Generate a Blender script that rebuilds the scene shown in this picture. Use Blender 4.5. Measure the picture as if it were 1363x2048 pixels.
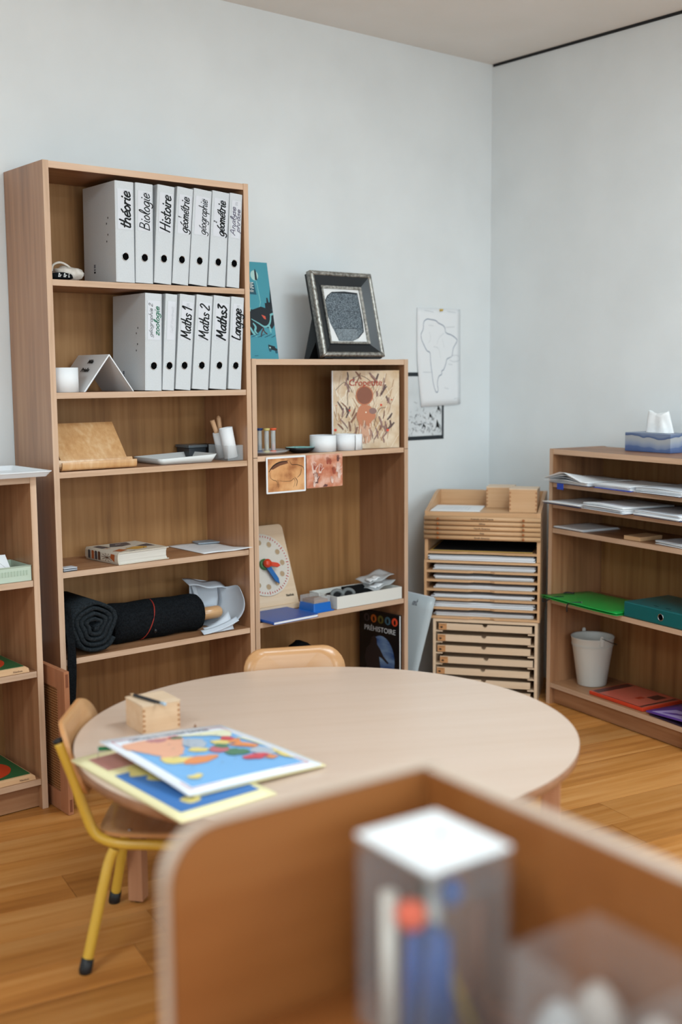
import bpy, bmesh, math, random
from math import sin, cos, pi, radians as R
from mathutils import Vector, Matrix
random.seed(7)
for o in list(bpy.data.objects): bpy.data.objects.remove(o)
scene = bpy.context.scene
COL = scene.collection
# ---------------------------------------------------------------- camera
cam = bpy.data.cameras.new('camera')
camo = bpy.data.objects.new('camera', cam); COL.objects.link(camo)
scene.camera = camo
CAM = Vector((-3.9029, -3.6651, 1.3601)); YAW, PIT, ROLL = -0.6882, -0.1194, -0.0069
fw = Vector((-sin(YAW)*cos(PIT), cos(YAW)*cos(PIT), sin(PIT))); rt = Vector((cos(YAW), sin(YAW), 0)); up = rt.cross(fw)
r2 = cos(ROLL)*rt + sin(ROLL)*up; u2 = -sin(ROLL)*rt + cos(ROLL)*up
M = Matrix((r2, u2, -fw)).transposed().to_4x4(); M.translation = CAM
camo.matrix_world = M
cam.sensor_fit = 'VERTICAL'; cam.sensor_height = 36.0; cam.sensor_width = 24.0
cam.lens = 2296.4/2048*36
cam.clip_start = 0.02
cam.dof.use_dof = True; cam.dof.focus_distance = 3.8; cam.dof.aperture_fstop = 1.7
# ---------------------------------------------------------------- world and lights
w = bpy.data.worlds.new('world'); scene.world = w; w.use_nodes = True
w.node_tree.nodes['Background'].inputs[0].default_value = (0.75, 0.85, 1, 1)
w.node_tree.nodes['Background'].inputs[1].default_value = 0.3
def area(name, loc, rot, sx, sy, power, col):
    l = bpy.data.lights.new(name, 'AREA'); l.shape = 'RECTANGLE'; l.size = sx; l.size_y = sy; l.energy = power; l.color = col
    o = bpy.data.objects.new(name, l); COL.objects.link(o); o.location = loc; o.rotation_euler = rot
    return o
# windows of the two walls behind the camera, and two ceiling panels
area('window_light_rear', (-3.4, -6.85, 1.65), (R(90), 0, 0), 5.0, 1.5, 118, (0.745, 0.91, 1.0))
area('window_light_side', (-6.85, -3.0, 1.65), (R(90), 0, R(-90)), 3.6, 1.5, 12, (0.74, 0.92, 1.0))
for k, (x, y) in enumerate(((-1.5, -2.3), (-4.6, -2.3), (-1.5, -5.0), (-4.6, -5.0))):
    area('ceiling_light', (x, y, 2.70), (0, 0, 0), 1.2, 0.6, 40, (0.785, 0.93, 1.0))
vs = scene.view_settings
vs.view_transform = 'Standard'; vs.look = 'None'; vs.gamma = 1.0; vs.exposure = -0.03; vs.use_curve_mapping = False
# ---------------------------------------------------------------- materials
def s2l(c): return tuple(((x/255)/12.92 if x/255 <= .04045 else ((x/255+.055)/1.055)**2.4) for x in c)
MATS = {}
def mat(name, c=None, rough=.5, metal=0., spec=.5, alpha=1., trans=0., ior=1.45, coat=0., emit=0.):
    if name in MATS: return MATS[name]
    m = bpy.data.materials.new(name); m.use_nodes = True; MATS[name] = m
    b = m.node_tree.nodes['Principled BSDF']
    b.inputs['Base Color'].default_value = (*s2l(c), 1); b.inputs['Roughness'].default_value = rough
    b.inputs['Metallic'].default_value = metal; b.inputs['Specular IOR Level'].default_value = spec
    b.inputs['Alpha'].default_value = alpha; b.inputs['Transmission Weight'].default_value = trans; b.inputs['IOR'].default_value = ior
    b.inputs['Coat Weight'].default_value = coat
    return m
def nodes(m):
    nt = m.node_tree; return nt, nt.nodes, nt.links, nt.nodes['Principled BSDF']
def ramp(n, pts):
    r = n.new('ShaderNodeValToRGB'); e = r.color_ramp.elements
    while len(e) < len(pts): e.new(.5)
    for k, (p, c) in zip(e, pts): k.position = p; k.color = (*s2l(c), 1)
    return r
def wood(name, dark, mid, light, axis='z', rough=.45, fine=55., coarse=9., spec=.4, vary=.12, bump=.04, contrast=1.):
    """straight-grained veneer: noise stretched along one axis"""
    if name in MATS: return MATS[name]
    m = mat(name, mid, rough, spec=spec); nt, n, l, b = nodes(m)
    tc = n.new('ShaderNodeTexCoord'); mp = n.new('ShaderNodeMapping'); oi = n.new('ShaderNodeObjectInfo')
    k = {'x': (.05, 1, 1), 'y': (1, .05, 1), 'z': (1, 1, .05)}[axis]
    mp.inputs['Scale'].default_value = k
    va = n.new('ShaderNodeVectorMath'); va.operation = 'ADD'
    vm = n.new('ShaderNodeMath'); vm.operation = 'MULTIPLY'; vm.inputs[1].default_value = 7.3
    l.new(oi.outputs['Random'], vm.inputs[0]); l.new(tc.outputs['Object'], va.inputs[0]); l.new(vm.outputs[0], va.inputs[1])
    l.new(va.outputs[0], mp.inputs['Vector'])
    n1 = n.new('ShaderNodeTexNoise'); n1.inputs['Scale'].default_value = coarse; n1.inputs['Detail'].default_value = 3; n1.inputs['Distortion'].default_value = .6
    n2 = n.new('ShaderNodeTexNoise'); n2.inputs['Scale'].default_value = fine; n2.inputs['Detail'].default_value = 5
    for q in (n1, n2): l.new(mp.outputs[0], q.inputs['Vector'])
    mx = n.new('ShaderNodeMix'); mx.data_type = 'FLOAT'; mx.inputs[0].default_value = .45
    l.new(n1.outputs['Fac'], mx.inputs[2]); l.new(n2.outputs['Fac'], mx.inputs[3])
    h = .2/contrast
    r = ramp(n, [(.5-h, dark), (.5, mid), (.5+h, light)])
    l.new(mx.outputs[0], r.inputs[0])
    hs = n.new('ShaderNodeHueSaturation')
    mr = n.new('ShaderNodeMapRange'); mr.inputs[3].default_value = 1-vary; mr.inputs[4].default_value = 1+vary
    l.new(oi.outputs['Random'], mr.inputs[0]); l.new(mr.outputs[0], hs.inputs['Value'])
    l.new(r.outputs[0], hs.inputs['Color']); l.new(hs.outputs[0], b.inputs['Base Color'])
    bp = n.new('ShaderNodeBump'); bp.inputs['Strength'].default_value = bump; bp.inputs['Distance'].default_value = .002
    l.new(n2.outputs['Fac'], bp.inputs['Height']); l.new(bp.outputs[0], b.inputs['Normal'])
    return m
def noisy(name, c1, c2, scale=20., rough=.6, bump=0., detail=4., spec=.4, dist=0., c3=None, stretch=(1, 1, 1), lo=.35, hi=.65, bdist=.002):
    if name in MATS: return MATS[name]
    m = mat(name, c1, rough, spec=spec); nt, n, l, b = nodes(m)
    tc = n.new('ShaderNodeTexCoord'); mp = n.new('ShaderNodeMapping'); mp.inputs['Scale'].default_value = stretch
    l.new(tc.outputs['Object'], mp.inputs[0])
    n1 = n.new('ShaderNodeTexNoise'); n1.inputs['Scale'].default_value = scale; n1.inputs['Detail'].default_value = detail; n1.inputs['Distortion'].default_value = dist
    l.new(mp.outputs[0], n1.inputs['Vector'])
    pts = [(lo, c1), (hi, c2)] if c3 is None else [(lo, c1), ((lo+hi)/2, c2), (hi, c3)]
    r = ramp(n, pts); l.new(n1.outputs['Fac'], r.inputs[0]); l.new(r.outputs[0], b.inputs['Base Color'])
    if bump:
        bp = n.new('ShaderNodeBump'); bp.inputs['Strength'].default_value = bump; bp.inputs['Distance'].default_value = bdist
        l.new(n1.outputs['Fac'], bp.inputs['Height']); l.new(bp.outputs[0], b.inputs['Normal'])
    return m
# ---------------------------------------------------------------- mesh helpers
def box(bm, x0, x1, y0, y1, z0, z1, mi=0, bev=0.):
    v = [bm.verts.new(p) for p in ((x0,y0,z0),(x1,y0,z0),(x1,y1,z0),(x0,y1,z0),(x0,y0,z1),(x1,y0,z1),(x1,y1,z1),(x0,y1,z1))]
    fs = [bm.faces.new([v[i] for i in f]) for f in ((0,3,2,1),(4,5,6,7),(0,1,5,4),(1,2,6,5),(2,3,7,6),(3,0,4,7))]
    for f in fs: f.material_index = mi
    if bev:
        es = list({e for f in fs for e in f.edges})
        r = bmesh.ops.bevel(bm, geom=es, offset=bev, segments=2, affect='EDGES', profile=.5)
        for f in r['faces']: f.material_index = mi
    return fs
def ori(plane, a, b, h):
    return {'xy': (a, b, h), 'xz': (a, h, b), 'yz': (h, a, b)}[plane]
def prism(bm, poly, h0, h1, plane='xy', mi=0, bev=0.):
    """extrude a 2-D outline; plane gives its axes, h runs along the third"""
    A = [bm.verts.new(ori(plane, a, b, h0)) for a, b in poly]; B = [bm.verts.new(ori(plane, a, b, h1)) for a, b in poly]
    n = len(poly); fs = [bm.faces.new(A[::-1]), bm.faces.new(B)]
    for i in range(n): fs.append(bm.faces.new((A[i], A[(i+1) % n], B[(i+1) % n], B[i])))
    for f in fs: f.material_index = mi
    if bev:
        es = [e for f in fs[:2] for e in f.edges]
        bmesh.ops.bevel(bm, geom=es, offset=bev, segments=2, affect='EDGES', profile=.5)
    return fs
def rrect(x0, x1, y0, y1, r, n=5, corners=(1, 1, 1, 1)):
    pts = []
    for (cx, cy, a0, on, px, py) in ((x1-r, y1-r, 0, corners[0], x1, y1), (x0+r, y1-r, 90, corners[1], x0, y1), (x0+r, y0+r, 180, corners[2], x0, y0), (x1-r, y0+r, 270, corners[3], x1, y0)):
        if not on: pts.append((px, py)); continue
        for i in range(n+1):
            a = R(a0+90*i/n); pts.append((cx+r*cos(a), cy+r*sin(a)))
    return pts
def ell(cx, cy, rx, ry, n=24, a0=0., a1=2*pi):
    full = abs(a1-a0-2*pi) < 1e-6
    return [(cx+rx*cos(a0+(a1-a0)*i/(n if full else n-1)), cy+ry*sin(a0+(a1-a0)*i/(n if full else n-1))) for i in range(n)]
def spline(pts, k=6, closed=False):
    out = []; n = len(pts); V = [Vector(p) for p in pts]
    for i in range(n if closed else n-1):
        p0 = V[(i-1) % n] if closed or i > 0 else V[0]; p1 = V[i]; p2 = V[(i+1) % n]; p3 = V[(i+2) % n] if closed or i+2 < n else V[-1]
        for j in range(k):
            t = j/k
            out.append(tuple(.5*((2*p1)+(-p0+p2)*t+(2*p0-5*p1+4*p2-p3)*t*t+(-p0+3*p1-3*p2+p3)*t**3)))
    if not closed: out.append(tuple(V[-1]))
    return out
def tube(bm, pts, r, n=12, mi=0, cap=True, smooth=True):
    P = [Vector(p) for p in pts]; rr = r if isinstance(r, (list, tuple)) else [r]*len(P)
    rings = []; nrm = None
    for i, p in enumerate(P):
        t = (P[min(i+1, len(P)-1)]-P[max(i-1, 0)]).normalized()
        if nrm is None:
            nrm = t.cross(Vector((0, 0, 1)) if abs(t.z) < .9 else Vector((1, 0, 0))).normalized()
        else: nrm = (nrm-t*nrm.dot(t)).normalized()
        b = t.cross(nrm)
        rings.append([bm.verts.new(p+rr[i]*(nrm*cos(2*pi*k/n)+b*sin(2*pi*k/n))) for k in range(n)])
    for a, b in zip(rings, rings[1:]):
        for k in range(n):
            f = bm.faces.new((a[k], a[(k+1) % n], b[(k+1) % n], b[k])); f.smooth = smooth; f.material_index = mi
    if cap:
        for q in (rings[0][::-1], rings[-1]):
            f = bm.faces.new(q); f.material_index = mi
def lathe(bm, prof, n=28, mi=0, c=(0, 0, 0), smooth=True, sx=1., sy=1., wob=None):
    rings = []
    for r, z in prof:
        if r < 1e-6: rings.append([bm.verts.new((c[0], c[1], c[2]+z))])
        else:
            ring = []
            for k in range(n):
                a = 2*pi*k/n; q = r*(wob(a) if wob else 1)
                ring.append(bm.verts.new((c[0]+q*cos(a)*sx, c[1]+q*sin(a)*sy, c[2]+z)))
            rings.append(ring)
    for a, b in zip(rings, rings[1:]):
        for k in range(n):
            if len(a) == 1 and len(b) == 1: continue
            if len(a) == 1: q = (a[0], b[(k+1) % n], b[k])
            elif len(b) == 1: q = (a[k], a[(k+1) % n], b[0])
            else: q = (a[k], a[(k+1) % n], b[(k+1) % n], b[k])
            f = bm.faces.new(q); f.smooth = smooth; f.material_index = mi
def sheet(bm, fn, nu, nv, th=.0006, mi=0, smooth=True):
    """a thin bent sheet with real thickness; fn(u,v)->(x,y,z)"""
    g = [[Vector(fn(i/nu, j/nv)) for j in range(nv+1)] for i in range(nu+1)]
    top, bot = [], []
    for i in range(nu+1):
        a, b = [], []
        for j in range(nv+1):
            du = g[min(i+1, nu)][j]-g[max(i-1, 0)][j]; dv = g[i][min(j+1, nv)]-g[i][max(j-1, 0)]
            nn = du.cross(dv).normalized()
            a.append(bm.verts.new(g[i][j]+nn*th/2)); b.append(bm.verts.new(g[i][j]-nn*th/2))
        top.append(a); bot.append(b)
    for i in range(nu):
        for j in range(nv):
            f = bm.faces.new((top[i][j], top[i+1][j], top[i+1][j+1], top[i][j+1])); f.smooth = smooth; f.material_index = mi
            f = bm.faces.new((bot[i][j], bot[i][j+1], bot[i+1][j+1], bot[i+1][j])); f.smooth = smooth; f.material_index = mi
    for i in range(nu):
        for j in (0, nv):
            q = (top[i][j], bot[i][j], bot[i+1][j], top[i+1][j]); f = bm.faces.new(q if j == 0 else q[::-1]); f.material_index = mi
    for j in range(nv):
        for i in (0, nu):
            q = (top[i][j+1], bot[i][j+1], bot[i][j], top[i][j]); f = bm.faces.new(q if i == 0 else q[::-1]); f.material_index = mi
def BM(): return bmesh.new()
def mk(name, bm, mats, parent=None, loc=(0, 0, 0), rot=(0, 0, 0), label=None, fix=True):
    if fix: bmesh.ops.recalc_face_normals(bm, faces=bm.faces)
    me = bpy.data.meshes.new(name); bm.to_mesh(me); bm.free()
    for m in (mats if isinstance(mats, (list, tuple)) else [mats]): me.materials.append(m)
    o = bpy.data.objects.new(name, me); COL.objects.link(o); o.location = loc; o.rotation_euler = rot
    if parent is not None: o.parent = parent
    if label: o['label'] = label
    return o
def thing(name, label, cat, loc=(0, 0, 0), rz=0., rot=None, group=None):
    o = bpy.data.objects.new(name, None); COL.objects.link(o); o.empty_display_size = .05
    o.location = loc; o.rotation_euler = rot if rot else (0, 0, rz)
    return tag(o, label, cat, group)
def tag(o, label, cat, group=None):
    o['label'] = label; o['category'] = cat
    if group: o['group'] = group
    return o
def struct(name, bm, m, label=None, **k):
    o = mk(name, bm, m, **k); o['kind'] = 'structure'
    if label: o['label'] = label
    return o
def bpart(name, parent, m, *b, bev=0.):
    bm = BM(); box(bm, *b, bev=bev); return mk(name, bm, m, parent)
# flat print: coloured outlines laid on a surface, each layer a hair above the last
class Print:
    def __init__(s, fn): s.bm = BM(); s.fn = fn; s.mats = []; s.k = 0
    def mi(s, m):
        if m not in s.mats: s.mats.append(m)
        return s.mats.index(m)
    def poly(s, pts, m, lift=None):
        s.k += 1; h = .00025+.00001*s.k if lift is None else lift
        try:
            f = s.bm.faces.new([s.bm.verts.new(s.fn(u, v, h)) for u, v in pts]); f.material_index = s.mi(m)
        except ValueError: pass
    def line(s, pts, wd, m, taper=False):
        s.k += 1; h = .00025+.00001*s.k; i0 = s.mi(m); P = [Vector(p) for p in pts]; L = []; n = len(P)
        for i, p in enumerate(P):
            t = P[min(i+1, n-1)]-P[max(i-1, 0)]
            if t.length < 1e-9: t = Vector((1, 0))
            t.normalize(); q = Vector((-t.y, t.x))*wd/2*((.35+.65*sin(pi*(i+.5)/n)) if taper else 1)
            L.append((s.bm.verts.new(s.fn(*(p+q), h)), s.bm.verts.new(s.fn(*(p-q), h))))
        for a, b in zip(L, L[1:]):
            f = s.bm.faces.new((a[0], a[1], b[1], b[0])); f.material_index = i0
        if not taper:
            for p in (P[0], P[-1]): s.poly([(p.x+wd/2*cos(k*pi/4), p.y+wd/2*sin(k*pi/4)) for k in range(8)], m, h+.00001)
    def grid(s, u0, u1, v0, v1, n, m):
        s.k += 1; i0 = s.mi(m); h = .00025
        g = [[s.bm.verts.new(s.fn(u0+(u1-u0)*i/n, v0+(v1-v0)*j/n, h)) for j in range(n+1)] for i in range(n+1)]
        for i in range(n):
            for j in range(n): f = s.bm.faces.new((g[i][j], g[i+1][j], g[i+1][j+1], g[i][j+1])); f.material_index = i0
    def fan(s, pts, m, lift=.0006):
        s.k += 1; i0 = s.mi(m); h = lift+.00004*s.k; cu = sum(p[0] for p in pts)/len(pts); cv = sum(p[1] for p in pts)/len(pts); N = len(pts)
        R_ = [[s.bm.verts.new(s.fn(cu+(u-cu)*q, cv+(v-cv)*q, h)) for u, v in pts] for q in (1, .66, .33)]; c = s.bm.verts.new(s.fn(cu, cv, h))
        for i in range(N):
            j = (i+1) % N
            for a, b in zip(R_, R_[1:]): s.bm.faces.new((a[i], a[j], b[j], b[i])).material_index = i0
            s.bm.faces.new((R_[-1][i], R_[-1][j], c)).material_index = i0
    def done(s, name, parent, label=None): return mk(name, s.bm, s.mats, parent, label=label, fix=False)
# pen strokes for handwriting: x-height 1, ascender 2, descender -1
_bowl = [(.74, .85), (.42, 1), (.08, .6), (.15, .1), (.45, .05), (.7, .5), (.76, .95)]
G = {
 'a': (.95, [_bowl, [(.76, .95), (.72, .2), (.92, 0)]]), 'c': (.75, [[(.65, .85), (.35, 1), (.06, .55), (.25, .02), (.7, .15)]]),
 'd': (.95, [_bowl, [(.8, 2), (.72, .2), (.92, 0)]]),
 'e': (.8, [[(.06, .45), (.68, .62), (.52, 1), (.2, .9), (.06, .4), (.3, 0), (.75, .2)]]), 'f': (.6, [[(.6, 1.9), (.3, 1.8), (.2, .5), (.1, -.6)], [(0, 1), (.5, 1.05)]]),
 'g': (.95, [_bowl, [(.76, .95), (.72, -.6), (.38, -1), (.02, -.7)]]), 'h': (.9, [[(.12, 2), (.05, 0)], [(.07, .6), (.4, 1), (.62, .7), (.62, .1), (.82, 0)]]),
 'i': (.42, [[(.15, 1), (.12, .15), (.34, 0)], [(.2, 1.42), (.22, 1.52)]]), 'l': (.5, [[(.1, .3), (.42, 1.6), (.3, 2), (.12, 1.5), (.15, .3), (.42, 0)]]),
 'm': (1.1, [[(.08, 1), (.05, 0)], [(.05, .6), (.28, 1), (.45, .7), (.45, 0)], [(.45, .6), (.7, 1), (.86, .7), (.86, .1), (1.02, 0)]]),
 'n': (.85, [[(.08, 1), (.05, 0)], [(.05, .6), (.36, 1), (.58, .7), (.58, .1), (.76, 0)]]), 'o': (.85, [[(.4, 1), (.08, .6), (.18, .08), (.55, .08), (.7, .6), (.4, 1)]]),
 'p': (.85, [[(.1, 1), (.05, -1)], [(.08, .6), (.4, 1), (.7, .6), (.4, .02), (.08, .3)]]), 'r': (.65, [[(.1, 1), (.08, 0)], [(.08, .55), (.3, .95), (.56, .9)]]),
 's': (.7, [[(.58, .85), (.3, 1), (.1, .75), (.5, .4), (.4, .02), (.02, .1)]]), 't': (.65, [[(.27, 1.75), (.2, .2), (.42, 0), (.6, .12)], [(.0, 1.1), (.55, 1.17)]]),
 'u': (.9, [[(.06, 1), (.1, .2), (.35, 0), (.6, .4), (.64, 1)], [(.64, 1), (.64, .1), (.82, 0)]]),
 'y': (.8, [[(.05, 1), (.15, .4), (.4, .3), (.6, .95)], [(.64, 1), (.55, -.5), (.25, -1), (0, -.7)]]), 'z': (.85, [[(.05, .95), (.7, 1), (.05, .05), (.78, .05)]]),
 'A': (1.3, [[(0, 0), (.55, 1.9), (1.0, 0)], [(.15, .65), (.95, .7)]]), 'B': (1.2, [[(.1, 1.9), (.05, 0)], [(.1, 1.9), (.75, 1.75), (.7, 1.15), (.15, 1), (.85, .85), (.9, .2), (.05, 0)]]),
 'H': (1.25, [[(.1, 1.9), (.02, 0)], [(.95, 1.95), (.88, 0)], [(.0, .9), (.98, 1.05)]]), 'M': (1.45, [[(0, 0), (.2, 1.9)], [(.2, 1.9), (.55, .6), (1.0, 1.9)], [(1., 1.9), (1.15, .3), (1.3, 0)]]),
 'L': (.95, [[(.15, 1.5), (.35, 1.9), (.15, 1.2), (.1, .15), (.3, .02), (.85, .12)]]), 'Z': (1.1, [[(.05, 1.4), (.85, 1.4), (.05, .05), (.95, .05)]]),
 'S': (.9, [[(.75, 1.6), (.4, 1.9), (.15, 1.4), (.65, .7), (.4, .02), (.02, .3)]]), 'P': (.95, [[(.1, 1.9), (.05, 0)], [(.1, 1.9), (.75, 1.6), (.6, 1.), (.1, .9)]]),
 '1': (.7, [[(.05, 1.3), (.4, 1.9), (.35, 0)]]), '2': (.9, [[(.08, 1.5), (.4, 1.9), (.7, 1.4), (.05, .05), (.8, .1)]]), '3': (.9, [[(.1, 1.8), (.7, 1.85), (.3, 1.1), (.75, .7), (.35, 0), (.02, .25)]]),
 ' ': (.5, []),
}
def write(pr, text, x, y, s, ang, wd, m, slant=.22, width=None):
    """lay handwriting on a Print: starts at (x,y), x-height s, running at angle ang"""
    tot = 0.
    for ch in text: tot += G['e' if ch == 'é' else ch][0]
    kx = 1. if width is None else width/(tot*s)
    ca, sa = cos(ang), sin(ang); cur = 0.
    for ch in text:
        adv, st = G['e' if ch == 'é' else ch]; st = list(st)
        if ch == 'é': st.append([(.42, 1.3), (.72, 1.65)])
        for q in st:
            pts = spline([(p[0], p[1]) for p in q], 4)
            out = []
            for a, b in pts:
                if b < 0: b *= .6
                X = (cur+a+slant*b)*s*kx; Y = b*s
                out.append((x+X*ca-Y*sa, y+X*sa+Y*ca))
            pr.line(out, wd, m)
        cur += adv
def text_part(txt, size, m, parent, loc, rot, name='lettering', width=None, bold=0., depth=.0002):
    c = bpy.data.curves.new('t', 'FONT'); c.body = txt; c.size = size; c.align_x = 'CENTER'; c.align_y = 'CENTER'; c.extrude = depth; c.offset = bold
    c.resolution_u = 3
    t = bpy.data.objects.new('t', c); COL.objects.link(t)
    me = bpy.data.meshes.new_from_object(t); bpy.data.objects.remove(t); bpy.data.curves.remove(c)
    me.name = name; me.materials.clear(); me.materials.append(m)
    if width:
        xs = [v.co.x for v in me.vertices]; k = width/(max(xs)-min(xs))
        for v in me.vertices: v.co.x *= k
    o = bpy.data.objects.new(name, me); COL.objects.link(o); o.parent = parent; o.location = loc; o.rotation_euler = rot
    return o
# ---------------------------------------------------------------- palette
OAK = ((122, 82, 55), (158, 112, 78), (178, 134, 98))
oak_v = wood('oak_veneer_upright', *OAK, axis='z', rough=.32, spec=.95)
oak_h = wood('oak_veneer_lengthwise', *OAK, axis='x', rough=.42)
EDGE = ((180, 146, 116), (204, 170, 142), (214, 184, 158))
edge_v = wood('oak_edge_upright', *EDGE, axis='z', rough=.5, fine=90)
edge_h = wood('oak_edge_lengthwise', *EDGE, axis='x', rough=.5, fine=90)
oak_back = wood('oak_back_board', (110, 75, 42), (146, 104, 62), (164, 122, 78), axis='z', rough=.55)
beech_x = wood('beech_lengthwise', (190, 148, 106), (208, 166, 124), (218, 180, 140), axis='x', rough=.4, fine=80, contrast=.8, vary=.05)
beech_z = wood('beech_upright', (190, 146, 104), (206, 162, 120), (216, 176, 136), axis='z', rough=.4, fine=80, contrast=.8, vary=.05)
birch = wood('birch_ply', (204, 174, 142), (219, 192, 162), (229, 206, 180), axis='x', rough=.45, fine=60, contrast=.7, vary=.05)
white = mat('white_card', (232, 234, 236), .45)
paper = mat('white_paper', (236, 238, 240), .7, spec=.2)
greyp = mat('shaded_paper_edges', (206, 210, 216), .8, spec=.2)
ink = mat('black_ink', (24, 26, 28), .6, spec=.2)
ink_soft = mat('grey_ink', (120, 124, 132), .7, spec=.2)
ink_faint = mat('faint_ink', (196, 199, 203), .7, spec=.2)
ink_green = mat('green_ink', (38, 112, 84), .6, spec=.2)
black = mat('black_plastic', (22, 24, 27), .45)
cloth_black = noisy('black_felt', (14, 16, 18), (26, 29, 32), 180, .95, .15, spec=.1)
steel = mat('steel', (200, 202, 204), .25, metal=1.)
clear = mat('clear_acrylic', (225, 232, 235), .08, alpha=.16, spec=.8)
# ---------------------------------------------------------------- room shell
wallm = noisy('white_wall_paint', (225, 229, 230), (231, 235, 236), 3., .85, spec=.15)
ceilm = noisy('white_ceiling_paint', (232, 229, 224), (236, 233, 229), 3., .9, spec=.1)
H = 2.722
def wall(name, label, *b):
    bm = BM(); box(bm, *b); return struct(name, bm, wallm, label)
wall('wall_back', 'plain white painted wall behind the tall bookcases', -7, .1, 0, .1, -.03, H)
wall('wall_right', 'plain white painted wall behind the low bookcase', 0, .1, -7, 0, -.03, H)
wall('wall_left', 'white wall far to the left, out of view', -7.1, -7, -7, .1, -.03, H)
wall('wall_rear', 'white wall behind the photographer', -7, .1, -7.1, -7, -.03, H)
bm = BM(); box(bm, -7.1, .1, -7.1, .1, H+.0, H+.1); struct('ceiling', bm, ceilm, 'off-white painted ceiling')
bm = BM(); box(bm, -.006, -.0002, -7, -.01, H-.011, H-.0005); struct('trim_1', bm, mat('shadow_gap_black', (30, 31, 33), .8), 'thin dark shadow gap along the ceiling edge')
bm = BM(); box(bm, -7.1, .1, -7.1, .1, -.12, -.022); floor = struct('floor', bm, mat('floor_bed', (58, 40, 26), .9), 'honey-coloured wooden plank floor')
plankm = wood('honey_oak_plank', (146, 88, 38), (184, 122, 60), (206, 150, 90), axis='x', rough=.36, fine=40, coarse=5, vary=.16, bump=.03, spec=.35)
def clip(poly, x0, x1, y0, y1):
    for ax, lim, sg in ((0, x0, 1), (0, x1, -1), (1, y0, 1), (1, y1, -1)):
        out = []
        for i in range(len(poly)):
            a, b = poly[i-1], poly[i]; da, db = sg*(a[ax]-lim), sg*(b[ax]-lim)
            if (da < 0) != (db < 0):
                t = da/(da-db); out.append((a[0]+(b[0]-a[0])*t, a[1]+(b[1]-a[1])*t))
            if db >= 0: out.append(b)
        poly = out
        if len(poly) < 3: return []
    return poly
PA = R(-11.0); dx, dy = (cos(PA), sin(PA)), (-sin(PA), cos(PA)); PW = .155
for k in range(-30, 13):
    n0 = -1.79+PW*k; off = random.uniform(0, 1.5); s = -6.2+off
    while s < 1.2:
        Lp = 1.5
        q = [(s+.0006, n0+.0006), (s+Lp-.0006, n0+.0006), (s+Lp-.0006, n0+PW-.0006), (s+.0006, n0+PW-.0006)]
        wq = [(a*dx[0]+b*dy[0], a*dx[1]+b*dy[1]) for a, b in q]
        wq = clip(wq, -5.3, -.001, -4.8, -.001)
        if len(wq) >= 3:
            cx = sum(p[0] for p in wq)/len(wq); cy = sum(p[1] for p in wq)/len(wq)
            lp = []
            for a, b in wq:     # into the plank's own frame, grain along x
                a, b = a-cx, b-cy; lp.append((a*dx[0]+b*dx[1], a*dy[0]+b*dy[1]))
            bm = BM(); prism(bm, lp, -.02, 0, bev=.0006)
            mk('plank', bm, plankm, floor, loc=(cx, cy, 0), rot=(0, 0, PA))
        s += Lp
bm = BM()
for b in ((-7, -5.3, -7, 0), (-5.3, 0, -7, -4.8)): box(bm, *b, -.02, 0)
mk('plank_field', bm, plankm, floor)['kind'] = 'stuff'
# ---------------------------------------------------------------- bookcases
def bookcase(label, loc, rz, w, d, h, shelves, t=.0194, pl=.072, seam=None, group='matching oak veneer bookcases', mir=False):
    o = thing('bookcase', label, 'bookcase', loc, rz, group=group)
    for x0 in (0, w-t):
        e = bpart('side_panel', o, oak_v, x0, x0+t, .0012, d, 0, h)
        bpart('edge_band', e, edge_v, x0, x0+t, 0, .0012, 0, h)
        if seam: bpart('joint', e, mat('dark_joint', (70, 48, 32), .8), x0+.0005, x0+t-.0005, -.0003, .001, seam-.001, seam+.001)
    bpart('back_panel', o, oak_back, t, w-t, d-.012, d-.006, pl, h-.004)
    e = bpart('top_panel', o, oak_h, t, w-t, .0032, d-.012, h-.0215, h-.0008); bpart('edge_band', e, edge_h, t, w-t, .002, .0032, h-.0215, h-.0008)
    for z in [q-.0008 for q in shelves]:
        e = bpart('shelf', o, oak_h, t+.001, w-t-.001, .0042, d-.012, z-.019, z); bpart('edge_band', e, edge_h, t+.001, w-t-.001, .003, .0042, z-.019, z)
    z = shelves[-1]
    bpart('plinth', o, oak_h, t, w-t, .026, .042, .003, z-.0195)
    return o
A1, A2, A3, A4, A5 = 1.661, 1.309, 1.057, .735, .448
bookcase('tall oak bookcase holding white ring binders', (-2.304, -.293, 0), 0, .765, .289, 2.02, [A1, A2, A3, A4, A5, .092])
B1, B2, BT = 1.069, .4576, 1.417
bookcase('medium-height oak bookcase with picture frame on top', (-1.5355, -.293, 0), 0, .7545, .289, BT, [B1, B2, .092], seam=1.063)
C2, C3, C4, CT = .734, .447, .099, 1.057
bookcase('low oak bookcase at the left edge with a white tray on top', (-3.16, -.3595, 0), 0, .765, .289, CT, [C2, C3, C4])
ODX, ODY, DA = -.302, -.6173, R(-99.05)
D1, D2, D3, D4, D5, DT = .922, .837, .735, .443, .0905, 1.056
bookcase('low oak bookcase by the right wall with paper stacks', (ODX, ODY, 0), DA, .765, .285, DT, [D1, D2, D3, D4, D5])
def DW(x, y, z): return (ODX+x*cos(DA)-y*sin(DA), ODY+x*sin(DA)+y*cos(DA), z)
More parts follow.
